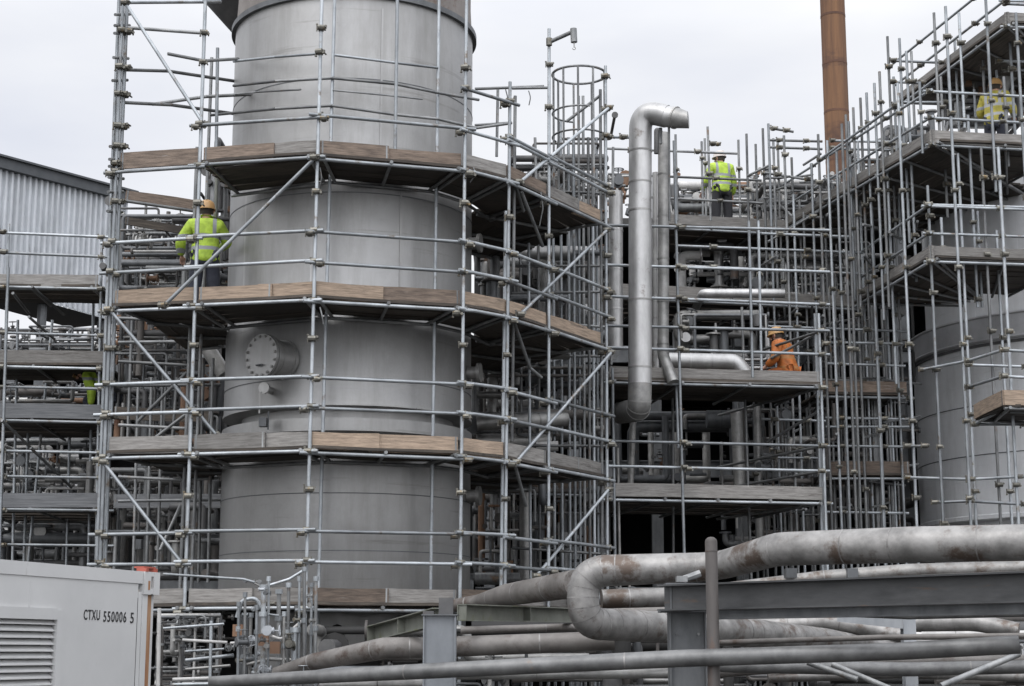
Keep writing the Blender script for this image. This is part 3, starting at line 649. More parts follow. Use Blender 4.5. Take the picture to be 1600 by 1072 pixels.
for (x, y0, y1, Y) in UP:
    s = (x - 800) * 7.1e-5
    K_top = y0 + random.uniform(-12, 10); m = galv if (random.random() < .8 and Y < 30.3) else galv_old  # uprights further back get the darker tube, painting in interior shade
    a = (x + (K_top - 350) * s, K_top); b = (x + (y1 - 350) * s + random.uniform(-1, 2), y1)
    pole(K, a, b, Y, 0, 0 if y1 > 600 else None, m)
    for y in range(int(y0) + 60, int(y1), 150):
        if random.random() < .6: K.clamp(P(x + (y - 350) * s, y + random.uniform(-30, 30), Y))
for i in range(14):
    x = random.uniform(1290, 1420); y0 = random.uniform(420, 560); K.tube('standard', P(x, y0, 30.4), P(x + random.uniform(10, 16), 838, 30.4), galv_old, .022)
for i in range(16):
    x = random.uniform(1290, 1380); y = random.uniform(480, 820); K.tube('ledger', P(x, y, 29.6), P(x + random.uniform(30, 60), y + random.uniform(-14, 8), 30.6), galv_old, .022)
for i in range(26):
    x = random.uniform(1185, 1330); y = random.uniform(390, 800); K.tube('transom', P(x, y, 28.8), P(x + random.uniform(-25, 25), y + random.uniform(-10, 22), 31.5), galv_old, .023)
for i in range(12):
    x = random.uniform(1180, 1300); y = random.uniform(270, 340); K.tube('transom', P(x, y, 29.5), P(x + random.uniform(-30, 30), y + random.uniform(-20, 22), 32), galv_old, .023)
for (a, b) in (((1168, 275), (1203, 258)), ((1255, 258), (1283, 240)), ((1280, 330), (1200, 378))):
    K.tube('brace', P(*a, 30.5), P(*b, 30.2), galv_old)
K.done()

# ================================================================== RIGHT TANK
KC = Vector((11.35, 32.1, 0)); KR = 3.4
rim_m = mat('pale rim steel', (.4, .4, .405), (.52, .52, .525), .45, .4, 3, rust=.7, c3=(.3, .29, .28))
def tank():
    t = empty('storage_tank', KC, 'wide round grey steel tank with a raised rim at the far right', 'tank')
    def zt(py): return P(1600, py, KC.y - KR * .87).z
    zr = zt(482)
    V, F = lathe([(KR - .25, 0), (KR - .25, zt(806)), (KR + .03, zt(804)), (KR + .03, zt(798)), (KR, zt(796)), (KR, zr - .3), (KR, zr)], 144); mesh_obj('shell', V, F, tank_m, Matrix.Translation(KC), t)
    V, F = lathe([(KR - .02, -.46), (KR + .06, -.46), (KR + .085, -.43), (KR + .06, -.40), (KR + .055, -.02), (KR + .085, .0), (KR + .08, .03), (KR - .1, .04), (2.8, .06)], 144); mesh_obj('rim', V, F, rim_m, Matrix.Translation(KC + Vector((0, 0, zr))), t)
    V, F = lathe([(KR - .02, -.05), (KR + .03, -.05), (KR + .03, -.0), (KR - .02, .0)], 144); mesh_obj('rim_dark_ring', V, F, steel_dk, Matrix.Translation(KC + Vector((0, 0, zr - .48))), t)  # thin dark ring directly below the rim
    V, F = lathe([(3.12, zr + .02), (3.12, zt(455)), (3.12, zt(245)), (2.8, zt(230)), (.2, zt(190))], 144); mesh_obj('upper_shell', V, F, tank_m, Matrix.Translation(KC), t)
    for py in (620, 700): 
        V, F = lathe([(KR - .01, -.01), (KR + .008, -.008), (KR + .008, .008), (KR - .01, .01)], 144); mesh_obj('weld_seam', V, F, steel, Matrix.Translation(KC + Vector((0, 0, zt(py)))), t)
    for py in (392,):
        V, F = lathe([(3.11, -.05), (3.16, -.05), (3.16, .05), (3.11, .05)], 144); mesh_obj('stiffener', V, F, steel, Matrix.Translation(KC + Vector((0, 0, zt(py)))), t)
tank()

# ================================================================== RIGHT SCAFFOLD
K = Kit('scaffold', (X(1500, 26.5), 26.5, 0), 'right scaffold with decks stepping up around the wide grey tank, running out of the photo', 'scaffold', 'scaffolds on the plant')
random.seed(21)
def ldeck(cx, cy, Yc, fx, fy, rx, ry, boards, h=.22, depth=2.6, rails=(.47, .93), rdeck=True, farext=0, dr=None):
    c = P(cx, cy, Yc); f = PZ(fx, fy, c.z); r = PZ(rx, ry, c.z)
    for (a, b) in ((f, c), (c, r)):
        d = (b - a).normalized(); n = Vector((-d.y, d.x, 0)); 
        if n.x < 0 and abs(n.x) > abs(n.y): n = -n
        if n.y < 0 and abs(n.y) >= abs(n.x): n = -n
        K.tube('ledger', a - d * .1, b + d * .1); L_ = (b - a).length; k = max(1, round(L_ / 2.6))
        for i in range(k):
            u = Vector((0, 0, .06 + h / 2)); K.board('toe_board', a.lerp(b, i / k) + u + n * .06 + d * .01, a.lerp(b, (i + 1) / k) + u + n * .06 - d * .01, h, .036, boards)
        for rz in rails: K.tube('guard_rail', a + Vector((0, 0, rz)) - d * .1, b + Vector((0, 0, rz)) + d * .1); K.clamp(b + Vector((0, 0, rz))); K.clamp(b + Vector((0, 0, 0)))
        for i in range(k):
            for rz in rails: K.clamp(a.lerp(b, (i + .5) / k) + Vector((0, 0, rz)))
    d1 = (c - f).normalized(); d2 = (r - c).normalized(); dd = dr or depth
    inn_c = c + d2 * depth * .95 - d1 * dd * .98; inn_f = f + Vector((depth, 0, 0)); inn_r = r - d1 * dd
    deck(K, f, c, inn_f, inn_c, c.z + .08, 9); deck(K, c, r, inn_c, inn_r, c.z + .084, 9)
    return c, f, r
c1, f1, r1 = ldeck(1455, 227, 26.4, 1222, 362, 1680, 238, wood_grey, depth=3.4, dr=2.7)
c2, f2, r2 = ldeck(1453, 409, 26.3, 1335, 480, 1680, 416, wood_grey, depth=2.0, dr=2.6)
c3, f3, r3 = ldeck(1572, 42, 26.7, 1402, 168, 1700, 46, wood_grey, depth=2.3)
# poles: x at y=350, top, bottom, Y
for (x, y0, y1, Y) in ((1418, 60, 250, 28.5), (1399, 57, 500, 29), (1406, 120, 380, 29.5), (1352, 153, 500, 28.9), (1362, 145, 830, 28.6), (1375, 130, 500, 28.2), (1384, 112, 480, 27.9), (1412, 130, 835, 27.2), (1428, 80, 440, 27.6), (1447, 128, 240, 26.6), (1452, 290, 830, 26.5), (1436, 80, 200, 29),
                       (1475, 20, 230, 27.6), (1481, 120, 340, 28), (1494, 10, 835, 25.9), (1502, 240, 835, 26.6), (1515, 20, 200, 28), (1521, 180, 480, 26.8), (1539, 230, 840, 26.5), (1528, 330, 480, 27.4), (1556, 360, 840, 27.3), (1559, -10, 300, 26.5), (1566, 230, 840, 24.9), (1549, 60, 240, 28.5), (1581, 120, 260, 27), (1594, 60, 240, 27.6),
                       (1606, 20, 840, 26.2), (1471, 340, 400, 27.2), (1340, 168, 480, 29), (1332, 190, 470, 29.3), (1390, 250, 600, 28.2), (1506, 60, 240, 29), (1533, 140, 230, 29), (1570, 110, 230, 28.6), (1420, 250, 380, 28)):
    s = (x - 800) * 7.1e-5; a = (x + (y0 - 350) * s, y0); b = (x + (y1 - 350) * s, y1)
    pole(K, a, b, Y, 0, 0 if y1 > 820 else None, galv if random.random() < .8 else galv_old)
    for y in range(int(y0) + 48, int(y1), 120): K.clamp(P(x + (y - 350) * s, y, Y))
# wrapping rails low down, in front of the tank
for (pts, Y) in (([(1440, 578), (1512, 564), (1567, 547), (1640, 551)], (26.7, 25.6, 24.6, 24.7)), ([(1512, 605), (1567, 588), (1640, 592)], (25.6, 24.6, 24.7)), ([(1417, 746), (1515, 749), (1590, 745), (1640, 745)], (27, 26.2, 26, 26)), ([(1417, 697), (1445, 697)], (27.2, 27)),
                 ([(1512, 570), (1600, 573)], (26.4, 26.4)), ([(1450, 320), (1640, 325)], (26.5, 26.5)), ([(1522, 663), (1570, 638)], (25.4, 24.5)), ([(1570, 643), (1640, 645)], (24.5, 24.5)), ([(1522, 663), (1600, 663)], (25.4, 25.6)), ([(1460, 785), (1515, 783), (1600, 788)], (26.6, 26.4, 26.4)),
                 ([(1405, 160), (1475, 160)], (28.6, 28.6)), ([(1395, 95), (1470, 98)], (29, 29)), ([(1395, 128), (1440, 130)], (29, 29)), ([(1280, 250), (1398, 165)], (29, 27.5)), ([(1300, 220), (1396, 222)], (30, 30)), ([(1300, 232), (1396, 235)], (30, 30)), ([(1570, 6), (1640, 9)], (27, 27)), ([(1560, 95), (1640, 97)], (28, 28)), ([(1570, 110), (1640, 108)], (28.5, 28.5))):
    for i in range(len(pts) - 1): K.tube('guard_rail', P(*pts[i], Y[i]), P(*pts[i + 1], Y[i + 1])); K.clamp(P(*pts[i], Y[i])); K.clamp(P(*pts[i + 1], Y[i + 1]))
# small low deck at the right edge
a = P(1524, 655, 25.4); b = PZ(1569, 633, a.z); c_ = PZ(1660, 636, a.z)
for p, q in ((a, b), (b, c_)): K.board('toe_board', p + Vector((0, 0, .11)), q + Vector((0, 0, .11)), .22, .036, wood_tan)
deck(K, a, b, a + Vector((1.6, .3, 0)), b + Vector((1.5, .2, 0)), a.z, 6); deck(K, b, c_, b + Vector((0.2, 1.3, 0)), c_ + Vector((0, 1.3, 0)), a.z + .004, 4)
for i in range(10):
    x = random.uniform(1340, 1450); y = random.uniform(300, 470); K.tube('transom', P(x, y, 27.5), P(x + random.uniform(-15, 25), y + random.uniform(-5, 25), 29.6), galv_old, .024)
K.done()

# ================================================================== CLUTTER OF PIPEWORK
mossy = mat('mossy steel', (.10, .105, .085), (.19, .195, .17), .7, .2, 3, c3=(.1, .11, .04), rust=.55, bump=.1)
lag_dk = mat('dark grimy wrap', (.05, .045, .042), (.13, .12, .11), .7, .2, 3, rv=.2)
def valve_vf(r):
    mb = MB(); mb.tube((-r * 2.2, 0, 0), (r * 2.2, 0, 0), r * 1.15, 10)
    for s in (-1, 1): mb.tube((s * r * 2.0, 0, 0), (s * r * 2.5, 0, 0), r * 1.9, 12)
    mb.tube((0, 0, 0), (0, 0, r * 2.6), r * .9, 8); mb.tube((0, 0, r * 2), (0, 0, r * 2.4), r * 1.4, 10); mb.tube((0, 0, r * 2.6), (0, 0, r * 5), r * .25, 6)
    n = 14; mb.sweep([(math.cos(2 * math.pi * i / n) * r * 2, math.sin(2 * math.pi * i / n) * r * 2, r * 4.6) for i in range(n + 1)], r * .2, 6)
    for i in range(2): mb.tube((math.cos(i * 1.57) * r * 2, math.sin(i * 1.57) * r * 2, r * 4.6), (-math.cos(i * 1.57) * r * 2, -math.sin(i * 1.57) * r * 2, r * 4.6), r * .15, 5)
    return mb.V, mb.F
def clutter(label, rects, n, nv, seed, name='pipe_manifold', mats=None, rmax=.09, vert=.5, clip=None, big=0, rmin=.02):
    random.seed(seed); x0, y0, x1, y1, Ya, Yb = rects[0]
    K = Kit(name, P((x0 + x1) / 2, (y0 + y1) / 2, Ya), label, 'pipework', 'tangled pipework behind the scaffolds')
    mats = mats or [silver_dull] * 3 + [galv_old] * 4 + [steel] * 5 + ([white_m] if seed % 2 else [lag_dk]) + [lag_dk] * 4 + ([silver] if seed in (9, 10, 13, 15, 16) else []) + [steel_dk] * 4 + ([rust] if seed % 3 == 0 else [])
    areas = [max(1, (r[2] - r[0]) * (r[3] - r[1])) for r in rects]
    for i in range(n):
        x0, y0, x1, y1, Ya, Yb = random.choices(rects, areas)[0]
        Y = random.uniform(Ya, Yb); lo = P(x0, y1, Y); hi = P(x1, y0, Y)
        def cl(p): return Vector((min(max(p.x, lo.x), hi.x), min(max(p.y, Ya), Yb + .5), min(max(p.z, lo.z), hi.z)))
        p = P(random.uniform(x0, x1), random.uniform(y0, y1), Y); r = rmin + (rmax - rmin) * random.random() ** 2.2; pts = [p]
        prev = None; used = set()
        for k in range(random.choice((1, 2, 2, 3, 3, 4))):
            ax = random.random()
            if ax < vert: d = Vector((0, 0, random.choice((-1, 1))))
            elif ax < .88: d = Vector((random.choice((-1, 1)), 0, 0))
            else: d = Vector((0, random.choice((-1, 1)), 0))
            if prev is not None and abs(prev.dot(d)) > .5: d = Vector((d.z, 0, d.x)) if d.y == 0 else Vector((1, 0, 0))
            prev = d; ln = random.uniform(.25, 1.5) * (1 + r * 6); q = cl(pts[-1] + d * ln)
            if (q - pts[-1]).length > r * 2.5 and (len(pts) < 2 or (q - pts[-1]).normalized().dot((pts[-1] - pts[-2]).normalized()) > -.5): pts.append(q)
        if len(pts) < 2: continue
        # drop immediate reversals
        K.path('pipe', pts, r, random.choice(mats), 10, max(.06, r * 1.6))
        for e in (pts[0], pts[-1]):
            if random.random() < .3:
                d = (pts[1] - pts[0]).normalized() if e is pts[0] else (pts[-1] - pts[-2]).normalized()
                V, F = tube_vf([d * -.015, d * .015], r * 1.7 + .01, 12); K.part('flange', V, F, random.choice(mats), Matrix.Translation(e), .01)
    vv = [valve_vf(.022), valve_vf(.034), valve_vf(.05)] if seed != 8 else [valve_vf(.014), valve_vf(.02), valve_vf(.026)]
    for i in range(nv):
        x0, y0, x1, y1, Ya, Yb = random.choices(rects, areas)[0]
        p = P(random.uniform(x0, x1), random.uniform(y0, y1), random.uniform(Ya, Yb)); V, F = random.choice(vv)
        M = Matrix.Translation(p) @ Matrix.Rotation(random.choice((0, 1.57, 3.14, .4)), 4, 'Z') @ Matrix.Rotation(random.choice((0, 0, 1.57, .3)), 4, 'X')
        K.part('valve', V, F, random.choice([steel, silver_dull, galv_old, steel, white_m, steel_dk, galv_old, silver_dull, rust, yellow_m if seed in (9, 20) else steel]) if seed != 8 else random.choice([steel, silver_dull, galv_old, steel_dk]), M, .02)
    K.done()
clutter('tangle of thin pipes and valves behind the worker beside the corrugated shed', [(188, 338, 300, 450, 25.5, 31), (188, 365, 290, 450, 25, 30)], 130, 34, 1, rmax=.06, vert=.42)
clutter('thin pipes against the sky between the upper decks of the far left scaffold', [(0, 515, 158, 548, 29.5, 33)], 26, 8, 2, rmax=.05, vert=.3)
clutter('dark pipes and fittings between the worker in the tan helmet and the vessel', [(322, 262, 366, 450, 26.2, 29)], 60, 22, 25, rmax=.07, vert=.55, mats=[steel_dk, steel_dk, lag_dk, galv_old, mossy, dark])
clutter('row of lagged pipes and fittings between the two middle decks of the far left scaffold', [(0, 606, 165, 640, 29, 33)], 40, 16, 3, rmax=.1, vert=.3)
clutter('dense pipework with pale lagging above the lowest deck of the far left scaffold', [(0, 690, 160, 785, 29.2, 34)], 90, 30, 4, rmax=.07, vert=.4, mats=[white_m, silver_dull, silver, galv_old, steel, steel_dk])
clutter('dark pipework under the lowest deck of the far left scaffold', [(0, 815, 160, 900, 29.5, 34)], 46, 10, 5, rmax=.12, vert=.2, mats=[steel_dk, steel, silver_dull, galv_old])
clutter('pipework between the far left scaffold and the tall vessel at mid height', [(182, 485, 345, 690, 26.5, 33)], 130, 30, 6, rmax=.1, vert=.6)
clutter('pipework behind the crossing brace, just above the roof corner of the container', [(165, 735, 350, 900, 26.5, 33)], 120, 26, 7, rmax=.09, vert=.65)
clutter('small valves and pipes under the lowest deck, right of the container', [(245, 962, 345, 1072, 19.5, 23)], 90, 40, 8, rmax=.035, vert=.45, rmin=.012)
clutter('cluster of pipes seen against the sky through the hooped cage', [(800, 262, 945, 330, 26, 31)], 70, 24, 9, rmax=.06, vert=.4)
clutter('tall silver vertical pipes right of the tall vessel under the second deck', [(745, 395, 945, 545, 26.5, 32)], 110, 16, 10, rmax=.13, vert=.85)
clutter('pipes and elbows right of the tall vessel around the third deck', [(742, 575, 945, 680, 26, 32)], 110, 26, 11, rmax=.12, vert=.5)
clutter('upright pipes right of the tall vessel, under the third deck', [(742, 765, 945, 905, 26.5, 32)], 90, 14, 12, rmax=.1, vert=.8)
clutter('pipes and pale lagging on the top deck around the worker in black trousers', [(1055, 290, 1185, 340, 33.4, 36.5), (945, 275, 985, 345, 29, 34)], 80, 24, 13, rmax=.1, vert=.25, mats=[silver_dull, white_m, steel, rust, galv_old, silver])
clutter('knot of thin pipes left of the chimney foot on the top deck', [(1175, 285, 1300, 345, 32, 36)], 90, 30, 14, rmax=.06, vert=.35, mats=[silver_dull, white_m, steel, steel_dk, galv_old, galv_old])
clutter('shiny pipework between the two upper middle decks', [(1065, 385, 1175, 455, 32.5, 36.5), (1175, 400, 1340, 460, 32, 36)], 110, 28, 15, rmax=.1, vert=.4, mats=[silver, silver_dull, steel_dk, steel, white_m, galv_old])
clutter('silver pipes and elbows standing on the middle deck behind its guard rails', [(1060, 492, 1200, 575, 29, 32), (1200, 500, 1290, 575, 30, 33)], 56, 14, 16, rmax=.1, vert=.55, mats=[silver, silver_dull, steel_dk, steel])
clutter('dim pipework in the dark below the middle deck', [(965, 650, 1160, 760, 32.5, 36)], 30, 6, 17, rmax=.14, vert=.45, mats=[silver_dull, steel_dk, steel, steel])  # materials picked dark to paint the shade below the deck
clutter('upright pipes crowded under the right end of the middle deck', [(1165, 640, 1290, 760, 29.5, 35), (1130, 800, 1290, 850, 30, 35)], 60, 8, 18, rmax=.07, vert=.8, mats=[steel_dk, steel, lag_dk, silver_dull, galv_old])  # dark picks again, shade of the interior carried by colour
clutter('dim pipes between the back scaffold and the wide tank', [(1290, 400, 1420, 600, 31, 35), (1290, 630, 1420, 830, 31.5, 36)], 44, 8, 19, rmax=.08, vert=.5, mats=[steel_dk, steel, lag_dk, dark])  # darkest set, standing in for deep shade beside the tank
clutter('pipework with rusty and grey runs on the uppermost right deck', [(1480, 110, 1620, 195, 29.4, 32), (1385, 200, 1450, 260, 31, 35), (1330, 250, 1400, 285, 31, 35)], 80, 24, 20, rmax=.09, vert=.4, mats=[steel_dk, steel, silver_dull, galv_old, galv_old, rust])

clutter('dark low pipework near the ground behind the long foreground pipes', [(500, 985, 1620, 1085, 19.8, 23.5)], 100, 20, 23, rmax=.12, vert=.12, mats=[steel_dk, steel_dk, steel, silver_dull, dark, lag_dk])
clutter('dark low pipework near the ground behind the rack beam', [(900, 925, 1620, 1000, 21, 25)], 60, 10, 24, rmax=.12, vert=.12, mats=[steel_dk, steel_dk, steel, dark, lag_dk])
# larger single pipes standing behind
def big_pipe(pts, r, m, label, name='pipe', bands=0, fil=None, n=28, grp=None, cat='pipe', rs=None):
    p = empty(name, pts[0], label, cat, grp); q = fillet(pts, fil or r * 2.2, 9) if len(pts) > 2 else [Vector(x) for x in pts]
    if rs is None: rr = [r] * len(q)
    else:
        tot = sum((q[i + 1] - q[i]).length for i in range(len(q) - 1)); rr = []; s = 0
        for i in range(len(q)):
            if i: s += (q[i] - q[i - 1]).length
            rr.append(rs[0] + (rs[1] - rs[0]) * s / tot)
    mb = MB(); mb.sweep(q, rr, n); mb.obj('lagging', m, p)
    if bands:
        tot = sum((q[i + 1] - q[i]).length for i in range(len(q) - 1)); 
        for k in range(1, bands + 1):
            s = tot * k / (bands + 1); i = 0
            while i < len(q) - 2 and s > (q[i + 1] - q[i]).length: s -= (q[i + 1] - q[i]).length; i += 1
            d = (q[i + 1] - q[i]).normalized(); c = q[i] + d * s; rb = rr[i] * 1.0
            mb = MB(); mb.tube(c - d * .014, c + d * .014, rb + .006, n); mb.obj('seam_band', m, p)
    return p
SP = 'lagged upright pipes behind the scaffolds'
big_pipe([P(962, 300, 26.9), P(962, 545, 26.9)], 11.5 / F0 * 27, silver, 'silver upright pipe just left of the tall gooseneck pipe', bands=3)
big_pipe([P(852, 390, 27.5), P(852, 500, 27.5)], 13 / F0 * 27, silver_dull, 'wide dull silver upright stub behind the second deck, right of the vessel', bands=2)
big_pipe([P(867, 385, 28), P(867, 560, 28)], 8 / F0 * 28, silver, 'slim bright upright pipe behind the second deck, right of the vessel', bands=1)
big_pipe([P(745, 662, 25.8), P(800, 658, 25.8), P(885, 655, 26.2)], 11 / F0 * 26.5, silver_dull, 'shiny horizontal pipe right of the vessel above the third deck', bands=2)
big_pipe([P(745, 690, 26.2), P(860, 688, 26.4)], 12 / F0 * 26.5, silver_dull, 'dull horizontal pipe right of the vessel just above the third toe board', bands=2)
big_pipe([P(820, 590, 27), P(900, 570, 27), P(905, 500, 27.2)], 14 / F0 * 27, steel, 'fat grey bent pipe under the second deck right of the vessel', fil=.3)
big_pipe([P(815, 545, 25.6), P(890, 545, 25.6)], 17 / F0 * 26, silver_dull, 'short fat lagged drum hanging below the second deck', bands=1)
big_pipe([P(838, 698, 25.9), P(872, 697, 25.9)], 8 / F0 * 26, white_m, 'short white lagged pipe above the third toe board')
big_pipe([P(1045, 564, 28), P(1150, 566, 28), P(1168, 590, 28)], 13 / F0 * 28.4, silver, 'bright silver horizontal pipe lying above the middle deck', bands=3, fil=.2)
big_pipe([P(1150, 640, 30.5), P(1156, 760, 30.5)], 9 / F0 * 31, silver_dull, 'pale upright pipe under the middle deck', bands=1)
big_pipe([P(1183, 632, 31), P(1188, 850, 31)], 6 / F0 * 31, silver_dull, 'thin pale upright pipe under the right half of the middle deck')
big_pipe([P(1104, 655, 32), P(1148, 655, 32)], 14 / F0 * 32, steel, 'dim horizontal drum under the middle deck', bands=1)
big_pipe([P(215, 550, 27.5), P(258, 560, 27.5)], 17 / F0 * 27.5, steel_dk, 'brown-grey horizontal drum behind the long brace on the left', bands=1)
big_pipe([P(990, 640, 29.5), P(985, 760, 29.5)], 5 / F0 * 29.5, silver_dull, 'thin dim upright pipe below the end of the gooseneck pipe')
big_pipe([P(820, 770, 26.2), P(822, 905, 26.2)], 9 / F0 * 26, silver_dull, 'dull upright pipe between the poles below the third deck')
big_pipe([P(322, 540, 25.2), P(350, 585, 25.2)], 12 / F0 * 25, silver_dull, 'sloping lagged pipe entering the left side of the vessel')
big_pipe([P(1600, 88, 29.5), P(1560, 128, 29.5), P(1556, 200, 29.5)], .2, silver_dull, 'wide bent duct on the uppermost right deck', fil=.5)

# the tall gooseneck vent
def goose():
    Y = 25.6; r = 18 / F0 * (Y + .9)
    base = P(1000, 590, Y); g_ = empty('vent_pipe', base, 'tall silver gooseneck vent pipe with a curved top in front of the middle scaffold', 'vent pipe')
    Yx = Y
    col = [P(1000, 600, Y), P(1000.5, 237, Y)]
    mb = MB(); mb.sweep(col, r, 36); mb.obj('riser', silver, g_)
    top = fillet([P(1000.5, 237, Y), P(1001, 172, Y), P(1062, 187, Y - .25)], .42, 12)
    # elbow
    e = [Vector(p) for p in top]
    mb = MB(); mb.sweep(e[:-1] + [e[-2].lerp(e[-1], .35)], r * 1.0, 36, caps=False); mb.obj('elbow', silver, g_)
    a = e[-2].lerp(e[-1], .3); b = P(1055, 184, Y - .25); d = (b - a).normalized(); c = P(1076, 190, Y - .3)
    mb = MB(); mb.sweep([a, b], [r * .96, r * .9], 30, caps=False); mb.obj('snout', silver, g_)
    # slanted open end
    n = 30; u = d.cross(Vector((0, 0, 1))).normalized(); v = u.cross(d).normalized() 
    V = []; F = []
    for rr, off in ((r * .92, 0), (r * .72, 1), (r * .66, 1), (r * .8, 0)):
        for j in range(n):
            t = 2 * math.pi * j / n; k = u * math.cos(t) * rr + v * math.sin(t) * rr
            V.append(b + k + d * (off * (.24 - .05 * math.sin(t) + .05 * math.cos(t))))
    for i in range(3):
        for j in range(n): F.append((i * n + j, i * n + (j + 1) % n, (i + 1) * n + (j + 1) % n, (i + 1) * n + j))
    F.append(tuple(range(n, 2 * n)))
    mb = MB(); mb.add(V, F); mb.obj('outlet', silver_dull, g_)
    for cpt, dd in ((P(1000.5, 237, Y), Vector((0, 0, 1))), (a, d), (b, d), (P(1000, 330, Y), Vector((0, 0, 1))), (P(1000, 470, Y), Vector((0, 0, 1))), (P(1000, 575, Y), Vector((0, 0, 1))), (P(1000.2, 286, Y), Vector((0, 0, 1)))):
        mb = MB(); mb.tube(cpt - dd * .015, cpt + dd * .015, r * (1.03 if dd.z == 1 else .99), 36); mb.obj('seam_band', silver_dull, g_)
    bot = fillet([P(1000, 600, Y), P(999, 640, Y), P(970, 645, Y + 1.6)], .38, 12)
    mb = MB(); mb.sweep(bot, r, 36); mb.obj('bottom_elbow', silver_dull, g_)
    for t in (3, 7, 10):
        p = bot[t]; dd = (bot[t + 1] - bot[t - 1]).normalized(); mb = MB(); mb.tube(p - dd * .01, p + dd * .01, r * 1.02, 36); mb.obj('seam_band', silver_dull, g_)
    mb = MB(); mb.tube(P(1045, 168, Y - .2), P(1046, 345, Y), .02, 8); mb.obj('stay_rod', galv_old, g_)
    mb = MB(); mb.tube(P(1032, 200, Y), P(1032, 225, Y), .03, 8); mb.obj('prop', galv_old, g_)
goose()
big_pipe([P(1037, 208, 26.6), P(1036, 555, 26.6), P(1052, 598, 26.4)], 9 / F0 * 27, silver_dull, 'narrower silver pipe directly behind the gooseneck vent', name='pipe', bands=5, fil=.25)
big_pipe([P(1025, 270, 26.9), P(1024, 575, 26.9)], 6 / F0 * 27, silver, 'thin silver pipe squeezed between the gooseneck vent and its neighbour', bands=3)
big_pipe([P(1033, 208, 26.6), P(1026, 202, 26.6), P(1026, 240, 26.6)], .045, steel_dk, 'small dark valve loop beneath the gooseneck top', fil=.08)

